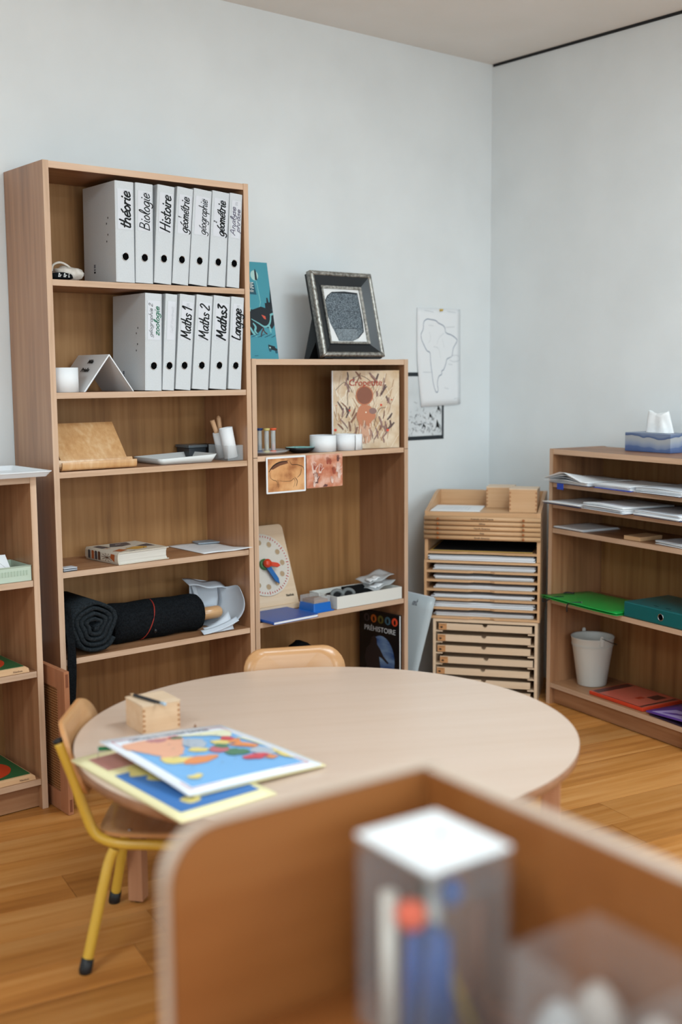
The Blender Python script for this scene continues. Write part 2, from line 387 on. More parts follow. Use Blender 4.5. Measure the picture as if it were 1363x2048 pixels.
# ---------------------------------------------------------------- ring binders
bwhite = noisy('white_binder_board', (202, 206, 209), (208, 212, 215), 260, .42, spec=.4)
label_m = mat('spine_label', (214, 216, 222), .35)
def binder_body(parent, w, h, dep, m, holes=True, gap=.0):
    """lever-arch binder: two boards and a spine round a hollow, rivets on the left board"""
    bm = BM(); t = .0028
    box(bm, 0, t, .0015, dep, 0, h, bev=.0007); mk('front_board', bm, m, parent)
    bm = BM(); box(bm, w-t, w, .0015, dep, 0, h, bev=.0007); mk('back_board', bm, m, parent)
    bm = BM(); prism(bm, [(.0, .006), (.0012, .0016), (.004, 0), (w-.004, 0), (w-.0012, .0016), (w, .006), (w-t, .0062), (w-.0045, .003), (.0045, .003), (t, .0062)], 0, h)
    mk('spine', bm, m, parent)
    bm = BM(); box(bm, t+.002, w-t-.002, .02, dep-.03, .012, h-.012); mk('page_block', bm, greyp, parent)
    # finger hole with steel ring
    zc = .082*h/.32; xc = w*.5
    bm = BM(); prism(bm, ell(xc, zc, .0115, .0115, 28), -.0004, .0004, 'xz'); fh = mk('finger_hole', bm, mat('hole_black', (6, 6, 7), .9, spec=.05), parent)
    bm = BM(); tube(bm, [(xc+.0125*cos(a), -.0008, zc+.0125*sin(a)) for a in [2*pi*i/28 for i in range(29)]], .0014, 6, cap=False); mk('steel_ring', bm, steel, fh)
    if holes:
        for (yy, zz) in ((.052, h*.48), (.06, h*.415), (.06, h*.63-.012), (.05, h*.685-.012)):
            bm = BM(); prism(bm, ell(yy, zz, .0025, .0034, 10), -.0004, .0004, 'yz'); mk('rivet', bm, black, parent)
def tiny(pr, x, y, n, up, s=.003):
    for k in range(n): pr.line([(x+random.uniform(0, .002), y+k*up), (x+.012+random.uniform(-.003, .006), y+k*up+.0004)], .0007, ink_soft)
def binder(xbl, xbr, z, lean, title, label, wd=.0028, kind='big', h=.32, dep=.222, mark=False):
    w = (xbr-xbl)-.0012
    th = math.asin(max(-1, min(1, lean/h)))
    o = thing('ring_binder', label, 'binder', (xbl+.0006, -.2925, z+(w*sin(th) if th > 0 else 0)+.0003), rot=(0, th, 0), group='white ring binders in the tall bookcase')
    binder_body(o, w, h, dep, bwhite)
    # spine label and its handwriting, reading upwards
    lx0, lx1, lz0, lz1 = .008, w-.006, .168, .296
    bm = BM(); box(bm, lx0, lx1, -.0006, 0, lz0, lz1); lab = mk('spine_label', bm, label_m, o)
    pr = Print(lambda u, v, q: (u, -.0006-q, v))
    fr = mat('label_rim', (205, 208, 212), .5)
    pr.line([(lx0, lz0), (lx1, lz0)], .0006, fr); pr.line([(lx0, lz0), (lx0, lz1)], .0006, fr); pr.line([(lx1, lz0), (lx1, lz1)], .0006, fr)
    L = lz1-lz0
    for (tx, x, zz, s, W, wdd, mm) in title(w, lz0, L): write(pr, tx, x, zz, s, pi/2, wdd, mm, width=W)
    if kind == 'big': tiny(pr, w*.42, lz1-.006, 3, -.0042)
    if kind == 'low': tiny(pr, w*.2, lz0+.004, 3, .0042)
    pr.done('handwriting', o)
    if mark:     # small printed mark low on the left board
        pr = Print(lambda u, v, q: (-.0002-q, u, v))
        for k in range(3): pr.poly([(.140, .036+.0085*k), (.152, .036+.0085*k), (.152, .042+.0085*k+(.006 if k == 2 else 0)), (.140, .042+.0085*k+(.006 if k == 2 else 0))], ink_soft if k else ink)
        pr.done('printed_mark', o)
    return o
def one(t, f=1., wd=.003, s=.0195, x=.79): return lambda w, z, L: [(t, w*x, z+.003, s, (L-.012)*f, wd*1.3, ink)]
row1 = [(-2.062, -1.993, .004, one('théorie', wd=.0042), 'white binder with théorie hand-lettered on its spine'),
 (-1.991, -1.925, .008, one('Biologie', wd=.0026), 'white binder with Biologie hand-lettered on its spine'),
 (-1.922, -1.856, .022, one('Histoire', wd=.0036), 'white binder with Histoire hand-lettered on its spine'),
 (-1.853, -1.790, .029, lambda w, z, L: [('géométrie', w*.76, z+.004, .0175, L-.012, .0036, ink), ('1', w*.32, z+.05, .006, None, .0018, ink)], 'white binder lettered géométrie with a small number one'),
 (-1.787, -1.715, .028, one('géographie', wd=.0021, s=.0165, x=.76), 'white binder with géographie hand-lettered alone on its spine'),
 (-1.710, -1.640, .025, lambda w, z, L: [('géométrie', w*.77, z+.003, .0175, L-.010, .0044, ink), ('2', w*.3, z+.045, .006, None, .0018, ink)], 'white binder lettered géométrie with a small number two'),
 (-1.634, -1.5815, .020, lambda w, z, L: [('Analyse', w*.48, z+.01, .0105, L*.74, .0026, mat('violet_ink', (86, 82, 104), .6)), ('phrase', w*.84, z+.022, .009, L*.6, .0022, mat('violet_ink', (86, 82, 104), .6))], 'white binder with Analyse phrase written in violet-grey')]
for a, b, ln, t, lb in row1: binder(a, b, A1, ln, t, lb, mark=a < -2.05)
row2 = [(-1.967, -1.903, .010, lambda w, z, L: [('géographie 2', w*.42, z+.008, .0075, L*.86, .0014, mat('dark_grey_ink', (70, 74, 78), .6)), ('zoologie', w*.82, z+.014, .0105, L*.74, .0026, ink_green)], 'white binder with zoologie written in green', 'none'),
 (-1.901, -1.855, .022, lambda w, z, L: [('Self Portrait', w*.72, z+.02, .0055, L*.7, .0009, ink_faint)], 'narrow white binder with very faint spine writing', 'none'),
 (-1.850, -1.790, .027, one('Maths 1', .92, .0036), 'white binder lettered Maths 1, third from left on the second shelf', 'big'),
 (-1.784, -1.718, .027, one('Maths 2', 1., .0036), 'white binder lettered Maths 2, between Maths 1 and Maths 3', 'low'),
 (-1.713, -1.644, .025, one('Maths3', 1., .0046), 'white binder lettered Maths 3 in thick strokes, beside Langage', 'low'),
 (-1.636, -1.5815, .020, one('Langage', .92, .0038), 'white binder with Langage hand-lettered on its spine', 'big')]
for a, b, ln, t, lb, kd in row2: binder(a, b, A2, ln, t, lb, kind=kd, mark=a < -1.95)
# ---------------------------------------------------------------- soft shapes
def blob(bm, c, rx, ry, rz, seed=0, amp=.12, sub=3, flat=True, freq=2.2, mi=0):
    from mathutils import noise
    r = bmesh.ops.create_icosphere(bm, subdivisions=sub, radius=1.)
    for v in r['verts']:
        d = v.co.normalized(); k = 1+amp*noise.noise(d*freq+Vector((seed, seed*.7, 1.3)))+amp*.5*noise.noise(d*freq*2.7+Vector((seed, 3, seed)))
        p = Vector((d.x*rx*k, d.y*ry*k, d.z*rz*k))
        if flat: p.z = max(p.z, -rz*.75)
        v.co = Vector(c)+p
    for f in bm.faces: f.smooth = True
def ptube(bm, p0, p1, r, th=.0012, n=24, mi=0):
    """open paper tube"""
    p0, p1 = Vector(p0), Vector(p1); t = (p1-p0).normalized(); a = t.cross(Vector((1, 0, 0)) if abs(t.x) < .9 else Vector((0, 1, 0))).normalized(); b = t.cross(a)
    rings = []
    for p, q in ((p0, r), (p1, r), (p1, r-th), (p0, r-th)): rings.append([bm.verts.new(p+q*(a*cos(2*pi*k/n)+b*sin(2*pi*k/n))) for k in range(n)])
    for i in range(4):
        A_, B_ = rings[i], rings[(i+1) % 4]
        for k in range(n):
            f = bm.faces.new((A_[k], A_[(k+1) % n], B_[(k+1) % n], B_[k])); f.smooth = i in (0, 2); f.material_index = mi
# ---------------------------------------------------------------- tall bookcase, top shelf
cream = noisy('cream_cotton', (196, 186, 174), (224, 217, 208), 40, .9, .3, spec=.1)
o = thing('cotton_pouch', 'crumpled cream cotton pouch with a handle loop', 'pouch', (-2.218, -.215, A1))
bm = BM(); blob(bm, (.02, 0, .022), .05, .045, .026, 1, .35); blob(bm, (.066, .005, .026), .016, .014, .012, 5, .3); mk('pouch_body', bm, cream, o)
bm = BM(); tube(bm, spline([(-.035, -.01, .03), (-.03, -.012, .05), (-.005, -.014, .058), (.025, -.012, .045), (.03, -.01, .03)], 5), .0035, 8); mk('handle_loop', bm, cream, o)
o = thing('fabric_pouch', 'small black fabric pouch with white lettering marks', 'pouch', (-2.243, -.267, A1))
bm = BM(); blob(bm, (0, 0, .011), .04, .02, .013, 3, .2); mk('pouch_body', bm, cloth_black, o)
pr = Print(lambda u, v, h: (u, -.0207-h, v)); wm = mat('white_print', (226, 228, 228), .7)
for k, x in enumerate((-.018, -.012, .0, .006, .016)): pr.line([(x, .008), (x+.002*(-1)**k, .019)], .0016, wm); pr.line([(x, .008+.004*(k % 2)), (x+.004, .009+.005*(k % 2))], .0014, wm)
pr.done('white_marks', o)
# second shelf
o = thing('paper_roll', 'white paper roll standing in the corner beside a folded booklet', 'paper roll', (-2.234, -.243, A2))
bm = BM(); ptube(bm, (0, 0, 0), (0, 0, .078), .046, .0015, 36); mk('outer_wrap', bm, paper, o)
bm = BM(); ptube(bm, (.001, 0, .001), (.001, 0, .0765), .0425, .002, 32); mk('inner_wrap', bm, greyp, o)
o = thing('folded_booklet', 'white booklet stood open like a tent', 'booklet', (-2.085, -.272, A2))
bm = BM(); prism(bm, [(-.095, 0), (-.091, 0), (.001, .117), (0, .121), (-.003, .119)], 0, .215, 'xz'); fl = mk('left_cover', bm, white, o)
bm = BM(); prism(bm, [(.0835, .0), (.087, 0), (.001, .121), (0, .116)], 0, .215, 'xz'); mk('right_cover', bm, white, o)
bm = BM(); prism(bm, [(-.089, .0005), (-.0865, .0005), (-.001, .113), (-.0025, .115)], .003, .212, 'xz'); mk('pages', bm, greyp, o)
sl = math.atan2(.119, -.092)
for tx, k, sz in (('Mila', .80, .022), ('Prielle', .57, .022)):
    X = Vector((0, -1, 0)); Y = Vector((.095, 0, .119)).normalized(); Z = X.cross(Y)
    text_part(tx, sz, ink, o, (-.095*(1-k)-.0036, .085, .119*k+.0028), Matrix((X, Y, Z)).transposed().to_euler(), bold=.0006)
# third shelf
plyw = wood('bent_ply', (186, 134, 84), (210, 164, 114), (228, 194, 154), axis='z', rough=.2, fine=60, spec=.9, vary=.03); plyw.node_tree.nodes['Principled BSDF'].inputs['Coat Weight'].default_value = .6
o = thing('book_stand', 'bent plywood book stand with rolled lip', 'book stand', (-2.14, -.285, A3))
def ply_profile(pts, t):
    P = [Vector(p) for p in spline(pts, 5)]; L, Rr = [], []
    for i, p in enumerate(P):
        d = (P[min(i+1, len(P)-1)]-P[max(i-1, 0)]).normalized(); n = Vector((-d.y, d.x))*t/2
        L.append(tuple(p+n)); Rr.append(tuple(p-n))
    return L+Rr[::-1]
bm = BM(); prism(bm, ply_profile([(.125, .147), (.10, .117), (.06, .07), (.028, .031)], .006), -.122, .116, 'yz'); mk('rest_board', bm, plyw, o)
bm = BM(); prism(bm, ply_profile([(.030, .034), (.020, .014), (.010, .0045), (.000, .008), (-.003, .022), (-.002, .028)], .006), -.132, .136, 'yz'); mk('rolled_lip', bm, plyw, o)
bm = BM(); prism(bm, [(.018, .0015), (.17, .0015), (.17, .007), (.12, .007), (.018, .006)], -.05, .05, 'yz'); mk('foot', bm, plyw, o)
bm = BM(); prism(bm, [(.155, .003), (.162, .003), (.128, .148), (.121, .145)], -.05, .05, 'yz'); mk('prop', bm, plyw, o)
cer = mat('white_plastic_tray', (224, 226, 224), .3)
o = thing('plastic_tray', 'shallow white plastic tray with a raised end, in the tall bookcase', 'tray', (-1.785, -.17, A3))
bm = BM()
rim = rrect(-.12, .12, -.098, .095, .02); bas = rrect(-.105, .105, -.085, .082, .015)
def ringfaces(bm, a, b, sm=True):
    for i in range(len(a)):
        f = bm.faces.new((a[i], a[(i+1) % len(a)], b[(i+1) % len(a)], b[i])); f.smooth = sm
def lv(bm, pl, z): return [bm.verts.new((x, y, z(x, y) if callable(z) else z)) for x, y in pl]
zt_ = lambda x, y: .020+(.008*max(0, (x-.03)/.09)**.7 if x > .03 else 0)
b0 = lv(bm, bas, 0); r0 = lv(bm, rim, zt_); r1 = lv(bm, [(x*.975, y*.97) for x, y in rim], lambda x, y: zt_(x, y)+.0006); b1 = lv(bm, [(x*.97, y*.96) for x, y in bas], .004)
bm.faces.new(b0[::-1]); ringfaces(bm, b0, r0); ringfaces(bm, r0, r1); ringfaces(bm, r1, b1); bm.faces.new(b1)
mk('tray_dish', bm, cer, o)
o = thing('clear_bin', 'clear open plastic bin with white paper tubes in it', 'bin', (-1.5935, -.205, A3))
bm = BM(); t = .0015
for b in ((-.033, .033, -.062, .062, 0, t), (-.033, -.033+t, -.062, .062, t, .054), (.033-t, .033, -.062, .062, t, .054), (-.033+t, .033-t, -.062, -.062+t, t, .054), (-.033+t, .033-t, .062-t, .062, t, .054)): box(bm, *b)
mk('bin_shell', bm, clear, o)
def single(name, label, cat, bm, m, loc=(0, 0, 0), rot=(0, 0, 0), group=None): return tag(mk(name, bm, m, loc=loc, rot=rot), label, cat, group)
bm = BM(); ptube(bm, (.004, -.028, .009), (-.014, -.022, .116), .0245, .0012); single('paper_tube', 'nearer white paper tube leaning in the clear bin', 'paper roll', bm, paper, (-1.5935, -.205, A3), group='paper tubes in the clear bin')
bm = BM(); ptube(bm, (.003, .026, .008), (-.016, .028, .098), .018, .0012); single('paper_tube', 'farther white paper tube half hidden in the clear bin', 'paper roll', bm, paper, (-1.5935, -.205, A3), group='paper tubes in the clear bin')
dow = wood('dowel_wood', (190, 146, 108), (208, 166, 128), (220, 184, 148), axis='z', rough=.5, vary=.03)
bm = BM(); tube(bm, [(.008, .02, .01), (-.040, .024, .142)], .0085, 14); single('wooden_dowel', 'wooden dowel tilting out of the paper tubes to the left', 'dowel', bm, dow, (-1.5935, -.205, A3), group='dowels in the clear bin')
bm = BM(); tube(bm, [(.014, .04, .01), (.006, .052, .148), (.006, .0525, .154), (.006, .0528, .158)], [.0085, .0085, .006, .001], 14); single('wooden_dowel', 'wooden dowel with a pointed tip standing behind the paper tubes', 'dowel', bm, dow, (-1.5935, -.205, A3), group='dowels in the clear bin')
o = thing('storage_box', 'small dark grey lidded box at the back of the shelf', 'box', (-1.655, -.075, A3))
dk = mat('dark_grey_plastic', (44, 49, 54), .35)
bpart('box_body', o, dk, -.036, .036, -.04, .045, 0, .042, bev=.002); bpart('lid', o, mat('smoky_plastic', (86, 92, 96), .3), -.04, .04, -.044, .049, .042, .052, bev=.002)
o = thing('storage_box', 'second small black box behind the clear bin', 'box', (-1.594, -.06, A3))
bpart('box_body', o, black, -.016, .03, -.03, .03, 0, .045, bev=.002); bpart('lid', o, black, -.018, .032, -.032, .032, .0455, .05)
# fourth shelf
o = thing('hardback_book', 'thick hardback book with a busy illustrated cover lying flat', 'book', (-2.08, -.287, A4), R(4))
cov = mat('cream_cover', (214, 206, 190), .35); bw, bd, bh = .2, .205, .041
bpart('lower_cover', o, cov, 0, bw, 0, bd, 0, .0025); bpart('upper_cover', o, cov, 0, bw, 0, bd, bh-.0025, bh)
bm = BM(); prism(bm, [(0, 0), (.0, bh), (-.004, bh*.8), (-.005, bh*.5), (-.004, bh*.2)], 0, bd, 'xz'); mk('spine', bm, cov, o)
bm = BM(); prism(bm, [(.002, .0026), (bw-.005, .0026), (bw-.009, bh*.3), (bw-.009, bh*.7), (bw-.005, bh-.0026), (.002, bh-.0026)], .004, bd-.004, 'xz'); mk('page_block', bm, noisy('page_edges', (206, 200, 190), (222, 217, 208), 90, .8, stretch=(.02, .02, 6)), o)
pr = Print(lambda u, v, h: (u, v, bh+h)); navy = mat('print_slate', (66, 70, 80), .4); rust = mat('print_rust', (176, 92, 48), .4); ochre = mat('print_ochre', (206, 158, 74), .4); brown = mat('print_brown', (96, 62, 46), .4)
pr.poly([(.05, .135), (.09, .2), (.155, .195), (.14, .14), (.09, .12)], navy); pr.poly([(.01, .12), (.05, .13), (.04, .19), (.01, .18)], navy)
pr.poly([(.06, .06), (.11, .09), (.16, .08), (.14, .04), (.09, .03)], ochre); pr.poly([(.01, .05), (.05, .075), (.06, .04), (.02, .02)], rust); pr.poly([(.13, .1), (.19, .12), (.185, .06), (.15, .07)], navy)
for k in range(14):
    x, y = random.uniform(.01, .19), random.uniform(.01, .19); pr.line([(x, y), (min(.197, x+random.uniform(-.03, .03)), min(.2, y+random.uniform(-.02, .02)))], .004, random.choice((rust, brown, navy, white)), True)
pr.done('cover_print', o)
pr = Print(lambda u, v, h: (-.0052-h, u, v))
for y0, cc in ((.178, navy), (.155, rust), (.135, navy), (.115, brown)): pr.poly(rrect(y0-.008, y0+.007, .006, .035, .004, 3), cc)
for a in range(10): pr.line([(.065, .02), (.065+.035*cos(a*.63), .02+.014*sin(a*.63))], .0016, brown)
pr.poly([(.02, .008), (.045, .02), (.04, .034), (.018, .034)], rust); pr.done('spine_print', o)
o = thing('card_stack', 'little stack of dark cards at the shelf edge', 'card stack', (-2.258, -.272, A4), R(6))
for k in range(4): bpart('card', o, mat('slate_card', (78, 86, 96), .4) if k % 2 == 0 else greyp, -.025, .025, -.018, .018, .0005+k*.003, .003+k*.003, bev=.0004)
bm = BM()
def shf(u, v):
    x = -.10+.175*u; y = -.153+.25*v
    c = max(0, u-.8)*5*max(0, .3-v)*3.3
    return (x, y-.05*c, .0012+.012*c+.001*sin(6*u))
sheet(bm, shf, 14, 10, .0008); o = single('paper_sheet', 'printed paper sheet with one curled corner on the shelf', 'paper', bm, paper, (-1.64, -.122, A4))
pr = Print(lambda u, v, h: (u, v, .0024+h))
for k in range(7): pr.line([(-.07+.01*(k % 3), .07-.022*k), (.01+.02*(k % 2), .069-.022*k)], .0022, ink_faint)
pr.done('printed_lines', o)
o = thing('greeting_card', 'small grey card lying on the printed sheet', 'card', (-1.585, -.062, A4+.0025), R(-12))
bpart('card_back', o, mat('blue_grey_card', (150, 160, 170), .5), -.05, .05, -.032, .032, .001, .006, bev=.0008)
pr = Print(lambda u, v, h: (u, v, .006+h)); pr.line([(-.03, .01), (.03, .015)], .003, ink_soft); pr.line([(-.035, -.008), (.02, -.006)], .003, ink_soft); pr.done('print', o)
# fifth shelf: black rolls, dowel, paper bag
o = thing('cloth_roll', 'black felt roll seen end-on with a flap hanging down', 'fabric roll', (-2.172, -.285, A5))
def spiral(bm, r0, r1, turns, y0, y1, cz, th, squash=1., seed=0):
    n = int(turns*22); outer, inner = [], []
    for i in range(n+1):
        t = i/n; a = -1.9+t*turns*2*pi; r = r0+(r1-r0)*t+.004*sin(3*a+seed)+.003*sin(5*a)
        x, z = r*cos(a), cz+max(-cz+.0005, r*sin(a)*squash)
        outer.append((x, z)); q = max(.004, r-th); inner.append((q*cos(a), cz+max(-cz+.003, q*sin(a)*squash)))
    L = []
    for (pa, pb) in zip(outer, inner):
        L.append([bm.verts.new((pa[0], y0, pa[1])), bm.verts.new((pa[0], y1, pa[1])), bm.verts.new((pb[0], y1, pb[1])), bm.verts.new((pb[0], y0, pb[1]))])
    for a, b in zip(L, L[1:]):
        for k in range(4):
            f = bm.faces.new((a[k], a[(k+1) % 4], b[(k+1) % 4], b[k])); f.smooth = True
    for e in (L[0], L[-1]): bm.faces.new(e)
charc = noisy('charcoal_felt', (26, 30, 33), (44, 49, 53), 160, .95, .2, spec=.1)
bm = BM(); spiral(bm, .018, .094, 4.2, 0, .24, .098, .012, .98); mk('rolled_felt', bm, charc, o)
bm = BM()
sheet(bm, lambda u, v: (-.098+.018*sin(v*2.4)*u-.012*(1-u)-.0, -.012-.004*sin(v*5)+.09*max(0, .35-v)*1.2*(1-u), .18-v*.33), 5, 16, .005); mk('hanging_flap', bm, cloth_black, o)
o = thing('cloth_roll', 'long black felt roll tied with a red cord', 'fabric roll', (-1.89, -.175, A5))
bm = BM()
from mathutils import noise as _nz
prof = []
n = 28; rings = []
for i in range(19):
    x = -.185+.36*i/18; ring = []
    for k in range(n):
        a = 2*pi*k/n; r = .066*(1+.07*_nz.noise(Vector((cos(a)*1.6, sin(a)*1.6, x*16)))) * (.93 if i in (0, 18) else 1)*(1+.06*(1-i/18))
        z = .064+r*sin(a); ring.append(bm.verts.new((x, r*cos(a), max(.0005, z))))
    rings.append(ring)
for a, b in zip(rings, rings[1:]):
    for k in range(n): bm.faces.new((a[k], a[(k+1) % n], b[(k+1) % n], b[k])).smooth = True
bm.faces.new(rings[0]); bm.faces.new(rings[-1]); mk('rolled_felt', bm, cloth_black, o)
bm = BM(); tube(bm, [(-.045+.028*sin(a), .069*cos(a), .064+max(-.062, .069*sin(a))) for a in [2*pi*k/32 for k in range(33)]], .0022, 6, cap=False); cd = mk('red_cord', bm, mat('red_cord', (150, 40, 28), .7), o)
bm = BM(); blob(bm, (-.035, -.07, .035), .006, .005, .008, 2, .1, 2, False); mk('cord_stopper', bm, black, cd)
bm = BM(); tube(bm, [(-.02, 0, 0), (.084, 0, 0), (.096, 0, 0), (.103, 0, 0), (.107, 0, 0)], [.0235, .0235, .021, .014, .003], 24); single('wooden_dowel', 'thick polished wooden dowel end poking out of the black roll', 'dowel', bm, wood('polished_dowel', (196, 144, 98), (214, 166, 118), (226, 186, 142), axis='x', rough=.2, spec=.7), (-1.712, -.175, A5+.05))
bagp = mat('pale_blue_white_paper', (202, 210, 220), .6)
o = thing('paper_bag', 'crumpled white paper bag lying open', 'bag', (-1.674, -.20, A5))
def bag(u, v):
    a = -pi/2+u*pi*.62; x = .0+.085*cos(a)+.015*sin(v*4); z = .105+.104*sin(a)
    return (x+.005, -.085+.15*v+.012*sin(u*7), max(.002, z*(1+.05*sin(v*6)))) if u > .001 else (-.08, -.085+.15*v, .002)
bm = BM(); sheet(bm, lambda u, v: bag(.02+u*.98, v), 16, 8, .0012); mk('bag_wall', bm, bagp, o)
bm = BM(); sheet(bm, lambda u, v: (-.036+.13*u, .075+.012*sin(5*u), .004+.172*v-.03*u*v), 8, 8, .0012); mk('bag_back', bm, bagp, o)
bm = BM(); sheet(bm, lambda u, v: (-.07+.16*u, .07-.05*v, .18-.03*u-.018*v+.004*sin(9*u)), 8, 4, .0012); mk('folded_rim', bm, bagp, o)
bm = BM(); sheet(bm, lambda u, v: (-.036+.02*u+.035*v, .066-.008*v, .158-.12*v), 3, 6, .0012); mk('strap', bm, bagp, o)
bm = BM(); sheet(bm, lambda u, v: (-.06+.11*u, -.082+.034*v, .0025+.045*u*u*v+.015*v), 8, 5, .0012); mk('bag_front', bm, bagp, o)
bm = BM(); sheet(bm, lambda u, v: (-.08+.15*u, -.086+.02*v, .0018+.012*v+.03*u*u), 8, 4, .0012); mk('bag_flap', bm, bagp, o)
bm = BM(); blob(bm, (0, 0, .05), .07, .07, .065, 9, .25); single('cloth_bundle', 'black cloth bundle low inside the tall bookcase', 'fabric', bm, cloth_black, (-2.18, -.16, .093))
# ================================================================ medium bookcase
def leaning(label, name, cat, xbl, xbr, y, z, H_, tilt, th, group=None):
    """a board standing on its lower edge, leaning back by tilt; local X right, Z up the board, Y into it"""
    o = thing(name, label, cat, (xbl, y, z), rot=(-tilt, 0, 0), group=group); return o
# comic album
teal = mat('cover_teal', (70, 150, 166), .35); tdark = mat('cover_night', (24, 34, 42), .35); tpale = mat('cover_pale', (176, 212, 206), .4); tmid = mat('cover_deep_teal', (30, 86, 104), .35); tred = mat('cover_red', (214, 92, 72), .4); tmaro = mat('cover_maroon', (78, 44, 46), .4); tfoam = mat('cover_foam', (120, 186, 190), .4)
Wc, Hc = .205, .366
o = leaning('turquoise illustrated album leaning against the wall', 'picture_album', 'book', -1.531, -1.326, -.172, BT+.0006, Hc, .19, .01)
bpart('cover', o, teal, 0, Wc, 0, .0022, 0, Hc); bpart('page_block', o, paper, .003, Wc-.004, .0023, .0085, .003, Hc-.003); bpart('back_cover', o, teal, 0, Wc, .0086, .0108, 0, Hc)
pr = Print(lambda u, v, h: (min(Wc-.0005, u+.022), -h, v))
pr.poly(ell(.118, .315, .017, .019), tpale)
pr.poly([(.119, .298), (.129, .297), (.128, .33), (.124, .341), (.120, .332)], tdark); pr.line([(.124, .296), (.128, .25), (.131, .215), (.122, .19)], .004, tfoam, True)
pr.poly([(.02, .246), (.118, .242), (.112, .288), (.02, .293)], tmid)
pr.poly([(.15, .19), (.2, .186), (.2, .215), (.192, .212), (.19, .235), (.183, .275), (.176, .235), (.174, .215), (.168, .215), (.166, .232), (.16, .232), (.158, .212), (.15, .212)], tdark)
pr.poly([(.02, .18), (.06, .2), (.09, .185), (.13, .198), (.16, .19), (.2, .185), (.2, .13), (.17, .115), (.13, .12), (.1, .095), (.05, .085), (.02, .1)], tdark)
pr.poly([(.02, .185), (.06, .205), (.085, .19), (.08, .178), (.05, .19), (.02, .175)], tfoam)
pr.poly([(.128, .167), (.145, .162), (.147, .150), (.138, .152)], tred)
pr.line(spline([(.08, .15), (.11, .135), (.135, .122), (.155, .128), (.166, .145), (.172, .168), (.186, .17)], 5), .007, tfoam, True)
pr.line(spline([(.155, .13), (.16, .115), (.162, .1)], 4), .009, tfoam, True); pr.line([(.17, .168), (.19, .172)], .008, tfoam)
pr.line(spline([(.128, .118), (.132, .104), (.143, .095)], 4), .005, tmaro); pr.line(spline([(.13, .115), (.12, .1), (.115, .085)], 4), .005, tmaro)
for q in ([(.085, .135), (.095, .12), (.09, .105), (.1, .095)], [(.07, .12), (.08, .1), (.095, .085)]): pr.line(spline(q, 4), .009, tfoam, True)
for k in range(12): pr.line([(.07+.01*k, .082+.004*(k % 3)), (.085+.01*k, .086+.004*(k % 3))], .003, tmid, True)
pr.poly([(.142, .055), (.172, .048), (.17, .032), (.142, .038)], tdark); pr.poly([(.17, .044), (.182, .038), (.18, .03), (.17, .03)], tdark); pr.poly(ell(.148, .034, .006, .006, 12), tmid); pr.poly(ell(.176, .027, .006, .006, 12), tmid); pr.poly([(.145, .047), (.152, .0455), (.152, .04), (.145, .0415)], tpale)
pr.line([(.075, .012), (.09, .0125)], .002, tmid)
pr.done('cover_art', o)
text_part('GIE', .034, mat('cover_lettering', (222, 228, 224), .4), o, (.112, -.0032, .275), (R(90), R(2), 0), width=.034)
text_part('onde', .017, mat('cover_lettering', (222, 228, 224), .4), o, (.113, -.0032, .256), (R(90), R(2), 0), width=.026)
# ornate frame
silver = noisy('aged_silver', (120, 118, 112), (190, 188, 182), 90, .38, .5, spec=.6, detail=6); silver.node_tree.nodes['Principled BSDF'].inputs['Metallic'].default_value = .75
lacq = mat('black_lacquer', (26, 30, 34), .3)
Wf, Hf = .306, .334
o = leaning('black and silver picture frame holding a stone-tablet picture', 'framed_picture', 'framed picture', -1.183, -.877, -.252, BT+.0085, Hf, .25, .02)
def frame_ring(name, m, x0, w_, ya, yb, parent, orn=False):
    """mitred moulding: outer inset x0, width w_, face rising from ya (outer) to yb (inner)"""
    for (a, b, c, d) in ((0, 0, 1, 0), (1, 0, 1, 1), (1, 1, 0, 1), (0, 1, 0, 0)):
        bm = BM(); n = 40 if orn else 1; prev = None
        def pt(cx, cy, ins): return (ins+cx*(Wf-2*ins), ins+cy*(Hf-2*ins))
        for i in range(n+1):
            t = i/n; oa = Vector(pt(a, b, x0)).lerp(Vector(pt(c, d, x0)), t); ia = Vector(pt(a, b, x0+w_)).lerp(Vector(pt(c, d, x0+w_)), t); mid_ = oa.lerp(ia, .5)
            q = .0022*abs(sin(t*47+a))+.0012*sin(t*113) if orn else 0
            cur = [bm.verts.new((oa.x, .012, oa.y)), bm.verts.new((oa.x, ya, oa.y)), bm.verts.new((mid_.x, (ya+yb)/2-(.003 if orn else 0)-q, mid_.y)), bm.verts.new((ia.x, yb, ia.y)), bm.verts.new((ia.x, .012, ia.y))]
            if prev:
                for k in range(5): f = bm.faces.new((prev[k], prev[(k+1) % 5], cur[(k+1) % 5], cur[k])); f.smooth = orn
            else: bm.faces.new(cur[::-1])
            prev = cur
        bm.faces.new(prev); mk(name, bm, m, parent)
frame_ring('silver_moulding', silver, 0, .017, -.012, -.013, o, True)
frame_ring('black_moulding', lacq, .017, .036, -.011, .004, o)
frame_ring('silver_bead', silver, .053, .009, -.001, .001, o, False)
bpart('backing_board', o, lacq, .006, Wf-.006, .0125, .03, .004, Hf-.004)
bpart('mount', o, mat('mount_white', (232, 233, 233), .4), .06, Wf-.06, .0085, .012, .06, Hf-.06)
tab = noisy('carved_tablet', (28, 42, 54), (150, 162, 170), 430, .6, detail=2, stretch=(1, 1, 1.6), lo=.42, hi=.66)
pr = Print(lambda u, v, h: (u, .0085-h, v)); x0, x1, z0, z1 = .064, Wf-.066, .066, Hf-.07
def fr(u, v): return (x0+(x1-x0)*u, z0+(z1-z0)*v)
pr.poly([fr(u, v) for u, v in ((.22, 0), (.62, 0), (.8, .06), (.98, .19), (1, .4), (.98, .98), (.6, 1), (.25, .98), (.1, .9), (0, .78), (.02, .5), (.08, .33))], tdark)
